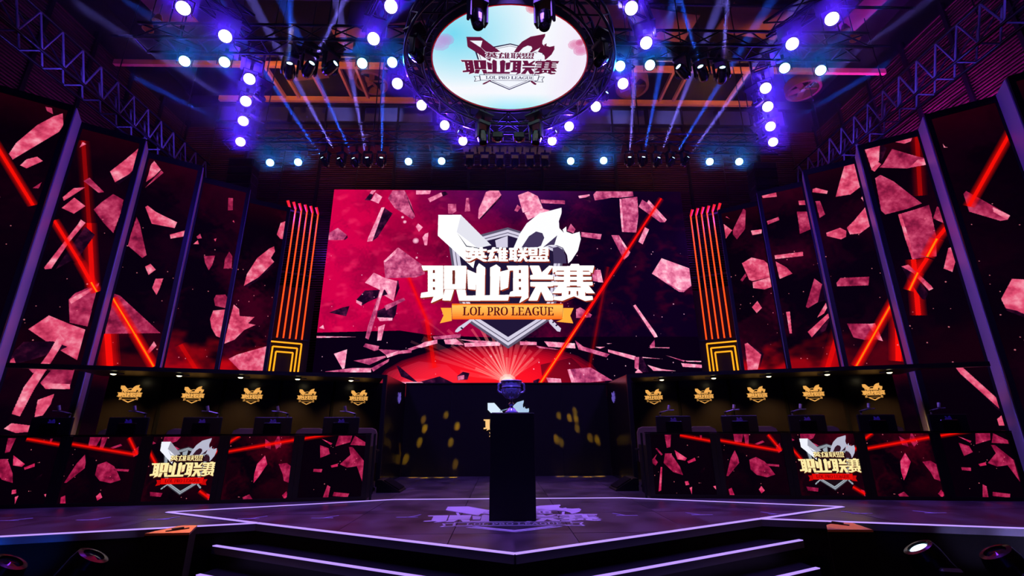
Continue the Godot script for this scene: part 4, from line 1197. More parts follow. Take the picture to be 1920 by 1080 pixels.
# ---------------------------------------------------------------- under the roof
func ceiling_things():
	for q in [["rear", -12.4, -9.0, 7.9, 11.0], ["forward", -10.95, -11.1, 11.1, 11.0]]:
		tag(obj("ceiling_board", mk(Vector3((q[2] + q[3]) / 2, q[4], q[1]), Vector3(q[3] - q[2], 0.16, 0.10)), mats.board), "long pale timber board across the hall under the roof, %s of two" % q[0], "board", "timber boards under the roof")
	var names = ["outermost left", "second left", "third left", "fourth left", "innermost left", "innermost right", "second right", "outermost right"]
	var xs = [-6.95, -6.5, -5.7, -4.85, -4.35, 4.9, 5.35, 7.1]
	for i in 8:
		tag(obj("ceiling_rafter", mk(Vector3(xs[i], 11.05, -11.65), Vector3(0.07, 0.12, 1.45)), mats.board), "short timber rafter joining the two long boards, %s" % names[i], "rafter", "rafters between the boards")
	var pl = [[-6.0, -11.6, 1.1, 0.6, "between the left rafters"], [-4.6, -11.5, 0.5, 0.7, "beside the left fan"], [-8.7, -9.3, 0.9, 1.3, "near the left wall"], [9.25, -9.1, 0.6, 1.4, "near the right wall"], [3.2, -9.6, 3.6, 0.9, "over the right half of the stage"], [-3.4, -10.2, 2.6, 0.7, "over the left half of the stage"], [6.6, -9.6, 1.8, 0.9, "beyond the right beam lights"]]
	for q in pl:
		tag(obj("ceiling_panel", mk(Vector3(q[0], 11.35, q[1]), Vector3(q[2], 0.06, q[3]), rot(8.0 * signf(q[0]))), mats.panel_brown), "flat brown acoustic panel under the roof " + q[4], "ceiling panel", "acoustic panels")
	for q in [[-4.11, -11.8, "left of the round screen"], [3.9, -11.85, "right of the round screen"], [9.3, -11.9, "near the right wall"]]:
		var t = thing("ventilator", "round ceiling ventilator with five blades, " + q[2], "fan", Vector3(q[0], 11.1, q[1]))
		var st = st0(); lathe(st, [Vector2(0.42, 0.0), Vector2(0.50, 0.0), Vector2(0.50, 0.3), Vector2(0.40, 0.3), Vector2(0.42, 0.0)], 32); obj("duct", st.commit(), mats.panel_brown, t)
		st = st0(); lathe(st, [Vector2(0.0, 0.03), Vector2(0.07, 0.03), Vector2(0.07, 0.14)], 16); obj("hub", st.commit(), mats.panel_brown, t)
		for k in 5:
			obj("blade", mk(Vector3(0.23, 0.09, 0), Vector3(0.34, 0.012, 0.16), Basis(Vector3.RIGHT, 0.45)), mats.panel_brown, t).basis = Basis(Vector3.UP, TAU * k / 5)
		for k in 3: rod(t, Vector3(cos(TAU * k / 3) * 0.46, 0.28, sin(TAU * k / 3) * 0.46), Vector3(cos(TAU * k / 3) * 0.46, 1.4, sin(TAU * k / 3) * 0.46), 0.012, "hanger", mats.black)
	var pipes = [[-8.6, -10.0, 8.6, 10.4], [-9.0, -8.6, 9.0, 9.6], [-8.5, -7.4, 8.5, 9.4]]
	for i in 3:
		var q = pipes[i]
		var t = thing("lighting_pipe", "thin steel pipe crossing under the roof, %s of three" % ["rearmost", "middle", "foremost"][i], "pipe", Vector3(q[0], q[3], q[1]), 0.0, "pipes under the roof")
		rod(t, Vector3.ZERO, Vector3(q[2] - q[0], 0, 0), 0.03, "pipe", mats.truss)
		for k in 6: rod(t, Vector3((q[2] - q[0]) * (k + 0.5) / 6, 0, 0), Vector3((q[2] - q[0]) * (k + 0.5) / 6, TOP_Y - q[3], 0), 0.01, "hanger", mats.black)
	for s in [-1.0, 1.0]:
		var sd = "left-hand" if s < 0 else "right-hand"
		# hung loudspeakers at the far ends of the side trusses
		var t = thing("loudspeaker_array", "hung column of dark loudspeakers in the rear %s corner above the LED columns" % sd, "loudspeaker", Vector3(s * 7.9, 7.1, -12.6))
		for k in 6:
			var st = st0(); bevel_box(st, Vector3(0, 0.24 + 0.27 * k, 0.02 * k), Vector3(0.75, 0.25, 0.4), 0.02); var b = obj("cabinet", st.commit(), mats.black, t)
			obj("grille", mk(Vector3(0, 0.24 + 0.27 * k, 0.205 + 0.02 * k), Vector3(0.68, 0.2, 0.012)), mats.truss, b)
		rod(t, Vector3(0, 1.7, 0), Vector3(0, TOP_Y - 7.1, 0), 0.015, "chain", mats.black)
		# a pendant spot with a warm reflector near the ends of the forward board
		for k in 2:
			var p = Vector3(s * (8.6 + 0.1 * k), 10.2 + 0.55 * k, -9.0 - 0.3 * k)
			var d = thing("pendant_spot", "brass-rimmed house spot by the %s end of the forward board, %s of two" % [sd, ["lower", "upper"][k]], "light", p, 0.0, "house spots")
			var st = st0(); lathe(st, [Vector2(0.10, 0.0), Vector2(0.12, 0.0), Vector2(0.11, 0.05), Vector2(0.06, 0.2), Vector2(0.0, 0.25)], 20); obj("shade", st.commit(), mats.gold, d)
			st = st0(); lathe(st, [Vector2(0.0, 0.05), Vector2(0.07, 0.07), Vector2(0.08, 0.12)], 16); obj("bulb", st.commit(), mats.gold, d)
			rod(d, Vector3(0, 0.25, 0), Vector3(0, TOP_Y - p.y, 0), 0.01, "cord", mats.black)

# ---------------------------------------------------------------- in front of the stage
func front_things():
	for s in [-1.0, 1.0]:
		var sd = "left-hand" if s < 0 else "right-hand"
		var poly = [[-3.56, -5.06], [-3.14, -5.07], [-3.30, -5.45], [-3.46, -5.45]] if s < 0 else [[3.06, -4.95], [3.49, -4.92], [3.54, -5.27], [3.39, -5.31], [3.2, -5.17]]
		var p := PackedVector2Array()
		for q in poly: p.append(Vector2(q[0], q[1]))
		var t = thing("speaker_box", "tall black box with plywood top standing before the %s stage edge" % sd, "speaker box", Vector3.ZERO)
		obj("body", flat(p, -0.8, 0.04), mats.matte, t)
		obj("plywood_top", flat(p, 0.04, 0.06), mats.ply, t)
		var c = Vector3(s * 3.34, 0.064, -5.2)
		obj("handle", mk(c, Vector3(0.02, 0.012, 0.2), rot(-s * -38.0 if s > 0 else -40.0)), mats.black, t)
		obj("handle_grip", mk(c + Vector3(0, 0.012, 0), Vector3(0.03, 0.014, 0.1), rot(-s * -38.0 if s > 0 else -40.0)), mats.black, t)
		# moving lights on the hall floor that wash the front of the stage
		for k in 2:
			var lit = s > 0 and k == 0
			var dir = Vector3(-s * 0.45, 0.85, -0.12).normalized()
			var at = Vector3(s * (3.87 + 0.55 * k), -0.08, -4.9 + 0.2 * k) - dir * 0.27
			var tip = place_head(1.3, at, dir, "%s floor moving light before the %s stage edge, %s the speaker box" % ["lit" if lit else "dim", sd, ["nearer to", "farther from"][k]], "floor moving lights", mats.cool if lit else null, true)
			spot("floor_wash", Vector3(s * (4.15 + 1.1 * k), -0.45, -4.9 + 0.25 * k), Vector3(s * (4.25 + 1.1 * k), -0.04, -5.5 + 0.28 * k), Color(0.05, 0.4, 1.0) if (k == 0) == (s > 0) else Color(0.7, 0.65, 1.0), 1.5, 32.0, 0.05, 1.0)
			spot("floor_wash", Vector3(s * (4.7 + 1.1 * k), -0.45, -4.75 + 0.25 * k), Vector3(s * (4.8 + 1.1 * k), -0.04, -5.35 + 0.28 * k), Color(0.7, 0.65, 1.0) if (k == 0) == (s > 0) else Color(0.05, 0.4, 1.0), 1.5, 32.0, 0.05, 1.0)
			var cs = tag(obj("flight_case", mk(Vector3(at.x, (at.y - 0.55 - 0.8) / 2.0, at.z), Vector3(0.5, 0.8 + at.y - 0.55, 0.42)) if at.y - 0.55 > -0.78 else mk(Vector3(at.x, -0.79, at.z), Vector3(0.5, 0.02, 0.42)), mats.black), "low black case under the %s floor moving light %s the speaker box" % [sd, ["nearer to", "farther from"][k]], "case", "cases under floor lights")
	tag(obj("road_case", mk(Vector3(2.62, -0.62, -4.3), Vector3(0.6, 0.36, 0.4), rot(-20)), mats.black), "low dark case on the hall floor by the right end of the lower step", "case")

const MAIN_ROCKS := [
	["L", [122,35,132,10,155,25,145,49,117,36]],
	["D", [100,37,114,14,126,17,118,38]],
	["L", [114,12,120,2,133,2,123,17]],
	["D", [165,64,192,83,151,165,133,180]],
	["L", [155,63,165,61,136,178,120,180,122,167]],
	["M", [173,30,186,2,224,1,247,45,263,95,255,103,197,64]],
	["D", [224,1,235,26,265,93,250,68]],
	["L", [267,128,274,117,290,130,278,146]],
	["M", [0,151,25,133,55,157,48,171,44,175,-1,175]],
	["D", [48,171,57,158,59,167,50,175]],
	["L", [290,164,298,152,308,148,306,191,298,191]],
	["M", [176,244,218,199,300,260,304,285,278,296,185,299]],
	["L", [176,244,216,199,211,218,181,248]],
	["D", [184,298,222,306,217,368,230,330,225,306]],
	["L", [125,313,149,281,184,298,222,308,215,370,177,348,170,335]],
	["D", [104,367,127,338,187,335,196,350,179,355,140,373,122,385]],
	["L", [104,367,122,375,122,386,105,376]],
	["D", [169,401,204,385,227,380,224,412,215,430,170,422]],
	["L", [170,420,216,422,215,430,179,432]],
	["M", [188,385,220,371,245,360,250,368,222,383,195,399]],
	["M", [176,318,185,328,151,487,141,482,146,444,156,404]],
	["L", [176,318,185,328,167,401,163,396]],
	["D", [28,406,67,390,86,386,79,417]],
	["L", [4,452,15,443,20,456]],
	["L", [176,449,195,441,188,489,176,490]],
	["L", [261,1,309,1,306,14,262,16]],
	["L", [300,30,342,8,347,20,308,43]],
	["D", [344,8,355,4,364,14,349,22]],
	["M", [365,48,391,48,393,74,380,84,367,82]],
	["M", [423,27,431,27,437,74,419,76]],
	["L", [486,5,501,-1,527,-1,536,16,465,102,462,96,464,66,476,34]],
	["D", [536,16,534,28,472,100,465,102]],
	["L", [589,16,622,2,653,19,670,65,604,78]],
	["L", [609,78,667,63,691,69,620,103]],
	["M", [661,31,740,34,740,47,664,44]],
	["M", [577,71,587,50,599,60,587,75]],
	["L", [784,17,821,11,822,20,787,26]],
	["D", [801,26,822,16,828,30,821,41]],
	["M", [833,12,846,-3,962,-4,964,17,915,23,894,22,863,29,837,33]],
	["M", [743,140,756,115,770,135,763,148]],
	["M", [788,144,852,151,847,169,787,160]],
	["M", [917,27,976,19,974,87,962,145,917,143,917,97]],
	["L", [917,27,923,29,923,143,917,143,916,88]],
	["M", [977,55,991,29,1006,40,1063,102,1056,109,1042,109]],
	["L", [1006,40,1012,30,1064,100,1056,109]],
	["L", [991,126,1004,134,979,185,966,176]],
	["M", [882,154,906,154,938,212,931,224,916,237]],
	["L", [906,154,938,212,930,217,908,167]],
	["L", [999,282,1034,231,1117,264,1117,321,1091,341,1077,340]],
	["M", [999,282,1077,340,1091,341,1117,321,1094,335,1076,333]],
	["M", [813,270,841,270,847,311,816,306]],
	["L", [827,270,841,270,847,311,831,310]],
	["M", [760,395,773,389,807,412,802,420,759,422]],
	["D", [924,375,933,382,987,479,967,455]],
	["L", [933,384,940,380,994,468,998,479,988,481]],
	["M", [972,505,988,487,987,511,973,513]],
]
const MAIN_GROUND := [
	["L", [-6,476,118,479,-5,482]],
	["M", [137,507,143,498,183,506,181,517,170,520]],
	["L", [55,528,92,515,90,569,84,572]],
	["M", [32,579,111,569,106,581]],
	["L", [111,569,165,569,166,581,106,581]],
	["M", [113,548,202,534,206,538,159,560]],
	["L", [203,531,238,520,240,529,209,540]],
	["M", [238,520,278,515,277,525,240,529]],
	["M", [181,515,244,518,203,531]],
	["M", [265,514,320,494,320,504,278,518]],
	["M", [165,569,215,542,213,551,172,579]],
	["D", [236,561,244,564,298,608,289,608,252,593]],
	["L", [289,508,313,494,350,487,351,498,305,511]],
	["M", [336,478,418,470,417,481,342,487]],
	["L", [369,487,404,484,428,503,374,500]],
	["L", [428,497,537,492,532,505,431,508]],
	["L", [412,486,514,492,459,495]],
	["L", [591,492,640,494,640,503,591,503]],
	["L", [662,492,752,498,753,513,674,508]],
	["M", [638,505,674,511,708,517,646,512]],
	["M", [753,489,777,508,852,530,842,539,762,516]],
	["L", [848,516,898,528,928,536,923,547,848,524]],
	["L", [811,508,841,508,825,514]],
	["D", [939,538,948,538,962,582,937,582]],
	["M", [925,538,938,538,933,578,922,570]],
	["L", [923,581,933,573,944,584,923,584]],
	["L", [962,510,1030,510,1029,513]],
	["L", [960,561,1000,573,1044,579,976,578]],
	["L", [947,538,1007,544,948,541]],
	["L", [1059,556,1121,561,1118,570,1063,567]],
	["L", [1072,549,1121,550,1120,553,1075,552]],
	["M", [1015,533,1072,549,1067,552]],
	["L", [845,498,865,498,849,500]],
	["M", [727,574,794,568,855,605,741,615]],
	["L", [727,574,735,573,750,614,738,615]],
	["L", [665,597,707,600,710,618,674,618]],
	["D", [628,606,644,600,674,618,628,618]],
	["D", [411,592,427,580,446,584,441,602,413,604]],
	["M", [412,593,431,589,431,601,414,604]],
	["D", [295,611,361,593,413,617,296,617]],
	["L", [202,608,310,608,326,616,220,612]],
]
const SIDE_A := [
	["L1", [37,114,41,90,59,45,75,20,86,8,92,32,89,48,62,93,44,123]],
	["M1", [61,4,70,3,74,15,65,12]],
	["L1", [55,131,60,117,72,107,81,113,64,134]],
	["M1", [79,169,88,154,87,167]],
	["L2", [4,42,6,28,12,31,6,39]],
	["L2", [58,78,77,42,94,7,94,61,87,76,70,99]],
	["D2", [71,100,87,77,93,62,92,74,76,102]],
	["M2", [24,111,31,101,58,125,50,129,36,119]],
	["L2", [2,153,13,130,29,123,14,147,5,160]],
	["L2", [5,175,18,149,37,162,24,182]],
	["M2", [50,166,58,148,72,125,90,133,91,163,88,207,71,191]],
	["D2", [45,204,62,217,49,264,22,296,27,274]],
	["L2", [34,201,36,191,44,196,29,241,16,296,8,299,6,296]],
	["M2", [51,350,57,337,87,311,86,327,87,397,61,393]],
	["L2", [51,350,70,330,87,314,72,338,56,358]],
	["L2", [10,411,31,383,61,395,85,403,85,460,63,447,37,430]],
	["D2", [-2,469,2,448,9,434,46,429,67,437,57,446,26,464,8,472]],
	["L2", [-2,469,3,462,8,472,1,473]],
	["M2", [23,477,32,487,63,476,85,475,85,511,53,512,45,503,54,481]],
	["L2", [45,503,84,503,86,512,54,513]],
	["L2", [52,414,61,425,56,448,40,513,32,560,21,556,26,511,45,449]],
	["L2", [48,532,67,521,66,539,60,558,50,561]],
	["L2", [17,580,24,571,50,575,50,585,33,587]],
	["L3", [5,58,6,13,10,3,25,20,17,39]],
	["M3", [6,72,26,22,31,26,19,49]],
	["L3", [14,116,18,112,33,122,46,127,75,137,73,152,32,152]],
	["L3", [67,169,92,153,93,167,70,178]],
	["M3", [4,143,12,157,36,224,30,232,2,210,2,182]],
	["L3", [38,250,46,242,57,253,47,267]],
	["L3", [58,294,60,273,73,270,71,292,68,308]],
	["M3", [0,316,10,319,89,388,1,399]],
	["L3", [73,429,81,406,87,415,77,433]],
	["M4", [60,59,56,25,66,23,70,55]],
	["L4", [74,85,76,81,79,88]],
	["M4", [8,142,14,133,19,144,11,147]],
	["L4", [5,162,12,150,16,160]],
	["L4", [43,140,48,137,47,146]],
	["M4", [30,187,52,181,50,205,45,220,35,203]],
	["M4", [74,210,73,184,79,165,87,175,90,206]],
	["M4", [66,287,69,277,87,273,95,282,94,306,71,303]],
	["L4", [66,336,69,315,97,308,95,378,84,374,72,356]],
	["L5", [76,74,81,38,92,30,98,45,96,83,86,84]],
	["L5", [20,230,22,198,39,150,64,117,74,109,78,123,71,143,80,152,50,201]],
	["D5", [20,231,50,203,80,154,79,163,46,214,26,233]],
	["L5", [5,281,18,291,22,309,55,307,43,325,60,327,37,343,20,369,-1,382,2,322]],
	["L5", [14,417,31,405,96,377,97,440,43,444]],
]
const SIDE_B := [
	["M0", [-19,60,-9,54,3,46,-1,63,-18,60]],
	["M0", [-17,110,-10,102,-16,127]],
	["L1", [5,57,7,65,11,68,5,66]],
	["M1", [11,168,16,163,38,193,61,225,56,232,47,232,11,204]],
	["L1", [43,203,61,225,56,232,42,213]],
	["L1", [16,372,37,339,53,343,39,403,30,395,18,389]],
	["D1", [18,389,30,395,39,403,37,408,18,393]],
	["L2", [2,-8,30,-6,21,34,5,51]],
	["D2", [32,-4,39,9,24,39,21,34]],
	["L2", [4,50,19,36,23,43,9,57]],
	["M2", [26,44,47,14,83,45,97,54,95,68,61,66,18,50]],
	["L2", [82,52,97,54,95,68,66,65]],
	["L2", [47,-5,76,-5,87,-8,80,7,69,9]],
	["M2", [7,72,17,67,35,88,69,149,44,155,8,158,3,148]],
	["M2", [28,163,51,160,79,155,79,168,76,222,68,264,52,262,32,263,31,221]],
	["L2", [28,163,33,163,35,221,34,263,31,262,29,220]],
	["M2", [79,185,90,161,95,170,100,196,93,200]],
	["D2", [12,274,16,298,29,344,33,347,41,335,27,289]],
	["L2", [12,274,23,272,48,320,50,327,43,330,27,291]],
	["L2", [73,290,88,251,98,248,102,257,84,299]],
	["L2", [100,385,105,374,106,389]],
	["D2", [45,466,50,470,54,492,95,559,89,555]],
	["L2", [48,473,55,471,103,553,99,559,94,557,54,490]],
	["L2", [85,571,95,562,96,582,85,582]],
	["L3", [75,-5,92,-5,94,59,72,73,44,71,57,38]],
	["L3", [4,39,11,38,32,52,29,59,2,47]],
	["M3", [4,71,13,73,17,109,5,115]],
	["L3", [51,151,66,138,93,110,97,154,72,170,54,168]],
	["L3", [89,87,94,81,94,107,91,93]],
	["L3", [11,154,39,148,49,158,46,172,36,176,11,162]],
	["M3", [10,275,19,265,70,271,65,290,10,283]],
	["M3", [13,368,60,374,60,408,36,406,19,399]],
	["L3", [48,373,61,373,67,412,60,409]],
	["M3", [93,273,99,275,101,292]],
	["L4", [1,-6,8,-8,35,-5,35,12,3,7]],
	["L4", [79,36,94,39,93,51,79,48]],
	["M4", [71,64,94,70,93,117,68,124,70,98]],
	["M4", [3,73,30,68,31,77,4,83]],
	["L4", [6,168,67,171,66,182,6,178]],
	["L4", [6,184,27,204,37,222,8,231]],
	["M4", [51,308,79,242,92,259,79,299,55,312]],
	["D4", [91,261,94,298,76,302]],
	["L4", [69,337,75,328,94,301,99,306,84,329]],
	["D4", [53,383,94,339,80,369]],
	["L4", [45,368,91,330,97,335,51,382]],
	["L4", [9,315,17,315,13,368,8,368]],
	["L5", [2,32,21,56,2,77]],
	["M5", [23,55,57,-1,62,6,53,60,29,85,21,69]],
	["L5", [9,12,13,12,19,21]],
	["L5", [66,68,93,70,90,82,68,82]],
	["L5", [32,156,57,144,85,158,93,170,96,206,50,210,43,205]],
	["L5", [50,213,95,206,96,232,75,237,49,229]],
	["M5", [22,202,37,185,38,194,26,207]],
	["L5", [39,280,54,265,62,285,48,297]],
	["D5", [16,372,49,403,34,441,43,405]],
	["L5", [9,374,16,372,43,405,30,441,7,442]],
]
const DESK_ROCKS := [
	["M0", [45,1,65,1,59,38,48,41]],
	["M0", [13,42,18,41,34,60,29,63]],
	["M0", [0,75,17,58,9,72,17,83,9,93,-1,85]],
	["L0", [24,97,29,97,19,164,11,167]],
	["M0", [34,85,41,57,59,57,82,95,89,120,60,111]],
	["L0", [71,47,106,71,100,78,77,74]],
	["L0", [106,80,130,69,132,78,109,86]],
	["D0", [147,103,157,97,152,112,139,115]],
	["L0", [92,138,102,137,105,147,94,149]],
	["L0", [104,156,112,153,109,174]],
	["L0", [174,151,187,148,190,171]],
	["M0", [152,3,159,3,157,14,153,14]],
	["M1", [42,-3,73,-3,64,24,43,25]],
	["M1", [73,-3,89,-3,83,33,74,32]],
	["M1", [5,122,24,72,40,47,47,69,48,84,11,122]],
	["M1", [79,75,100,67,123,80,137,99,148,117,123,125,94,118,79,103]],
	["M1", [122,86,164,89,163,95,125,92]],
	["L1", [94,159,103,149,111,162,100,170]],
	["L1", [6,159,16,155,22,176,42,176,40,180,9,181]],
	["M1", [162,41,176,26,178,50,168,55]],
	["M1", [101,29,127,19,132,24,109,32]],
	["M2", [28,-2,74,-2,64,13,26,26]],
	["M2", [-10,7,9,18,0,21]],
	["M2", [19,150,53,154,50,164,22,161]],
	["L2", [170,157,180,160,179,178]],
	["M2", [54,23,76,34,62,49]],
	["M3", [98,8,116,20,118,38,101,32]],
	["M3", [135,-7,147,26,133,38,125,19]],
	["L3", [85,79,104,55,114,80,94,116,83,132,81,108]],
	["M3", [146,80,169,77,202,101,216,130,190,137,167,127,161,108]],
	["M3", [190,93,211,96,209,101,194,99]],
	["M3", [58,170,76,162,91,181,64,182]],
	["L3", [167,167,178,156,185,169,175,177]],
	["D3", [26,-2,33,8,26,20]],
	["L4", [49,8,83,22,79,27]],
	["M4", [47,27,73,36,79,53,52,64]],
	["M4", [102,-10,142,-9,136,19,93,31]],
	["M4", [148,0,201,31,137,27]],
	["M4", [111,83,140,56,133,33,144,33,190,83,162,89,133,93]],
	["M4", [162,89,190,83,202,107,189,150]],
	["L4", [85,86,105,81,106,89,88,92]],
	["M4", [36,95,62,96,60,105,36,103]],
	["M4", [81,141,90,146,86,186,69,185]],
	["M4", [102,161,147,166,143,176,99,172]],
]
const LOGO := [
	["shield_G", [1,-425,228,-349,411,-276,386,-129,342,124,273,274,2,459,-255,286,-335,135,-393,-126,-419,-278,-206,-365]],
	["shield_S", [1,-407,217,-336,392,-264,369,-129,327,119,259,266,2,439,-241,274,-320,125,-375,-126,-398,-265,-195,-347]],
	["shield_G", [1,-386,196,-323,373,-250,351,-128,312,114,244,256,2,416,-227,264,-306,117,-357,-126,-377,-252,-185,-332]],
	["shield_S", [1,-380,190,-318,367,-246,345,-128,306,110,240,252,2,408,-223,260,-302,113,-351,-126,-371,-247,-180,-327]],
	["shield_K", [1,-362,175,-305,343,-233,323,-128,288,103,217,244,2,380,-203,248,-279,104,-327,-126,-346,-230,-168,-314]],
	["shield_S", [1,-360,0,-269,-81,-268,-90,-323]],
	["handle_S", [-354,334,-334,311,-254,256,-238,264,-314,331,-339,348,-356,346]],
	["handle_K", [-313,311,-301,321,-308,328,-322,318]],
	["handle_S", [278,264,298,256,362,321,355,345,335,341,283,284]],
	["handle_K", [302,278,314,268,320,274,307,286]],
	["handle_K", [323,299,335,290,341,298,329,308]],
	["hammer_W", [-505,-522,-341,-523,-368,-386,-214,-262,-242,-110,-502,-357]],
	["hammer_F", [-341,-523,-117,-285,-214,-262,-368,-386]],
	["hammer_K", [-368,-386,-296,-273,-216,-261,-214,-267,-292,-281]],
	["axe_W", [41,-263,85,-371,138,-457,232,-538,317,-562,397,-585,396,-541,374,-478,376,-421,407,-385,398,-410,426,-434,426,-393,467,-376,522,-394,528,-335,503,-246,453,-170,429,-148,424,-210,396,-268,355,-287,298,-283,262,-263]],
	["axe_K", [98,-267,153,-356,206,-394,251,-381,264,-345,239,-283,216,-272]],
	["axe_K", [253,-270,358,-364,335,-290,299,-288]],
	["axe_K", [324,-268,360,-276,392,-254,414,-210,417,-148,325,-148]],
]
const LETTERS_BIG := [
	["W", [-604,-127,-456,-128,-447,105,-526,142,-508,95,-599,105,-596,72,-550,64,-558,-96,-591,-93]],
	["K", [-511,-96,-510,-75,-524,-74,-525,-96]],
	["K", [-508,-30,-507,-11,-521,-11,-522,-30]],
	["K", [-505,30,-504,49,-518,49,-519,30]],
	["W", [-447,-128,-293,-128,-292,-105,-295,42,-440,43]],
	["K", [-370,-94,-367,7,-385,7,-388,-94]],
	["W", [-434,49,-375,49,-395,125,-448,123]],
	["W", [-354,49,-296,49,-282,125,-334,125]],
	["W", [-217,-116,-202,-146,-161,-116,-163,94,-218,94]],
	["W", [-121,-116,-81,-138,-54,-116,-65,94,-119,94]],
	["W", [-284,-100,-221,-71,-225,47,-273,42]],
	["W", [-52,-84,12,-101,0,31,-48,50]],
	["W", [-282,92,8,85,0,124,-284,125]],
	["W", [-5,-129,144,-130,141,104,81,141,101,93,10,94,20,63,40,57,41,-97,10,-95]],
	["K", [93,-98,93,-76,79,-76,79,-98]],
	["K", [92,-32,92,-13,78,-13,78,-32]],
	["K", [92,29,92,48,78,48,78,29]],
	["W", [157,-130,221,-130,238,-77,294,-130,319,-128,277,-64,317,-59,317,-30,161,-30,159,-58,181,-64]],
	["W", [160,-9,316,-9,315,20,272,22,313,93,312,124,262,124,231,52,203,124,144,124,198,23,160,21]],
	["W", [319,-126,441,-127,452,-144,503,-144,508,-131,612,-131,595,-78,572,-97,349,-96,318,-77]],
	["W", [338,-86,582,-86,581,-65,338,-64]],
	["W", [327,-47,587,-48,586,-27,326,-26]],
	["W", [321,-9,593,-10,592,13,320,14]],
	["W", [400,-107,438,-107,432,20,395,20]],
	["W", [491,-107,529,-108,523,20,486,20]],
	["W", [360,12,421,12,370,70,311,70]],
	["W", [501,11,561,11,604,70,548,70]],
	["W", [380,31,538,30,535,93,492,93,494,53,421,53,419,93,378,93]],
	["W", [440,41,478,41,475,93,437,93]],
	["W", [433,82,483,82,376,126,319,118,323,97,378,93]],
	["W", [438,82,492,93,587,93,588,117,536,126]],
]
const LETTERS_SMALL := [
	["W", [-294,-255,-151,-255,-151,-241,-293,-240]],
	["W", [-265,-267,-245,-268,-245,-230,-265,-230]],
	["W", [-200,-268,-180,-268,-179,-230,-199,-230]],
	["W", [-276,-230,-168,-230,-167,-199,-187,-199,-187,-217,-256,-217,-255,-198,-275,-198]],
	["W", [-292,-204,-150,-205,-150,-190,-292,-190]],
	["W", [-231,-236,-212,-236,-211,-190,-230,-190]],
	["W", [-233,-194,-213,-194,-269,-163,-291,-163,-292,-168]],
	["W", [-227,-194,-207,-194,-150,-171,-150,-163,-172,-163]],
	["W", [-143,-245,-71,-258,-71,-243,-142,-230]],
	["W", [-108,-268,-88,-268,-114,-203,-136,-193]],
	["W", [-114,-216,-94,-224,-113,-178,-77,-184,-76,-170,-142,-163]],
	["W", [-91,-203,-80,-205,-68,-168,-82,-166]],
	["W", [-57,-268,-40,-268,-60,-233,-74,-228]],
	["W", [-63,-241,-45,-245,-45,-164,-62,-164]],
	["W", [-57,-245,0,-245,0,-233,-57,-233]],
	["W", [-57,-222,-5,-222,-5,-211,-57,-211]],
	["W", [-57,-200,-5,-200,-5,-189,-57,-189]],
	["W", [-57,-176,0,-176,0,-164,-57,-164]],
	["W", [-31,-266,-14,-266,-17,-174,-34,-174]],
	["W", [11,-264,71,-265,71,-251,11,-251]],
	["W", [17,-264,33,-264,33,-181,17,-181]],
	["W", [47,-265,63,-265,62,-164,47,-164]],
	["W", [17,-235,63,-235,63,-223,17,-222]],
	["W", [17,-210,63,-210,63,-197,17,-197]],
	["W", [10,-185,70,-191,70,-179,10,-172]],
	["W", [81,-269,100,-269,108,-248,89,-248]],
	["W", [121,-269,139,-269,128,-248,113,-248]],
	["W", [76,-244,142,-244,141,-230,76,-230]],
	["W", [73,-216,141,-217,141,-203,73,-203]],
	["W", [101,-244,119,-244,119,-206,101,-206]],
	["W", [99,-208,118,-208,91,-164,70,-164]],
	["W", [104,-208,120,-208,141,-173,140,-164,127,-164]],
	["W", [150,-265,211,-265,210,-211,193,-210,194,-254,167,-253,167,-210,149,-210]],
	["W", [164,-243,196,-243,196,-233,164,-232]],
	["W", [164,-222,196,-222,196,-210,164,-210]],
	["W", [229,-267,290,-268,288,-207,271,-207,272,-256,246,-256,245,-217,225,-206]],
	["W", [237,-246,281,-247,281,-237,237,-237]],
	["W", [237,-227,280,-228,280,-218,236,-218]],
	["W", [161,-202,282,-202,282,-173,264,-173,265,-192,178,-192,178,-173,160,-173]],
	["W", [201,-200,216,-200,215,-173,201,-173]],
	["W", [230,-200,245,-200,244,-173,230,-173]],
	["W", [149,-177,293,-177,293,-165,149,-164]],
]
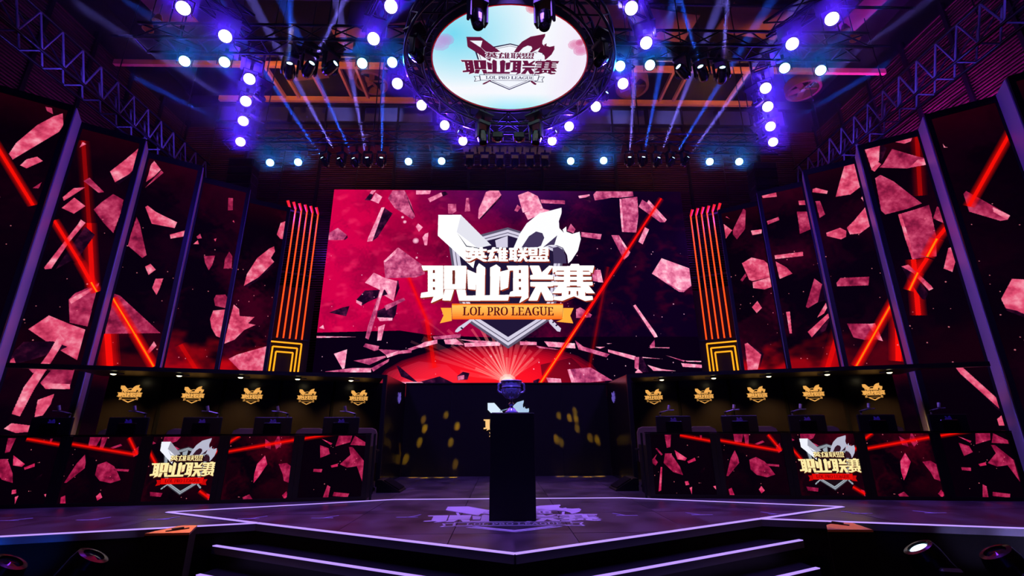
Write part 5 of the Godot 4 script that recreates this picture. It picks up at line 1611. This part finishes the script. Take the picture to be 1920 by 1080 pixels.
const RIBBON := [
	["R", [-384,148,382,146,372,259,-378,259]],
	["T", [-459,178,-387,178,-380,268,-461,286,-438,232]],
	["T", [383,177,454,177,428,232,447,286,330,274,372,258]],
]
const RIBBON_TEXT := [-306, 170, 313, 230]
const GOBO_A := [-194, 124, -206, 98, -190, 104, -185, 95, -201, 74, -156, 100, -142, 134, -139, 156, -115, 109, -112, 96, -129, 73, -139, 27, -117, 26, -120, 41, -252, 25, -227, 23, -230, 38]
const GOBO_B := [161, 142, 163, 125, 126, 117, 123, 132, 148, 127, 208, 96, 194, 82, 211, 77, 115, 62, 127, 72, 115, 80, 101, 69, 165, 103]
const VIOLET_A := [-469, -529, -437, -578, -447, -669, -483, -726, -518, -784, -560, -853]
const VIOLET_B := [-171, -521, -211, -579, -195, -676, -162, -732, -126, -791, -94, -843]
const VIOLET_C := [174, -518, 214, -580, 200, -670, 164, -731, 122, -791, 93, -840]
const VIOLET_D := [476, -531, 445, -578, 457, -677, 488, -726, 526, -785, 561, -837]
const CYAN_FRONT := [-532, -630, -468, -631, -243, -630, -193, -627, 185, -629, 234, -626, 463, -629, 527, -633]
const CYAN_REAR := [-536, -932, -472, -929, -223, -923, -148, -920, 143, -916, 217, -913, 459, -914, 526, -913]
const BEAMS_REAR := [-412, -909, -454, 740, -823, -376, -911, -402, 728, -842, -343, -910, -361, 723, -848, -312, -907, -313, 741, -821, -280, -907, -260, 743, -817, 272, -897, 263, 726, -832, 303, -896, 303, 732, -823, 338, -898, 352, 727, -831, 371, -898, 404, 731, -825, 403, -895, 441, 729, -826]
const BEAMS_FRONT := [-362, -631, -333, 709, -557, -325, -630, -272, 704, -571, -286, -630, -224, 695, -592, 282, -628, 240, 692, -597, 319, -627, 270, 708, -556, 357, -628, 331, 712, -548]
const BEAMS_SLANT := [-457, -705, -512, 700, -639, -493, -761, -538, 694, -716, -532, -825, -591, 694, -779, -101, -810, -125, 685, -793, 98, -807, 123, 686, -787, 177, -692, 195, 690, -659, 466, -704, 505, 697, -649, 499, -760, 552, 700, -692, 535, -815, 599, 700, -749]
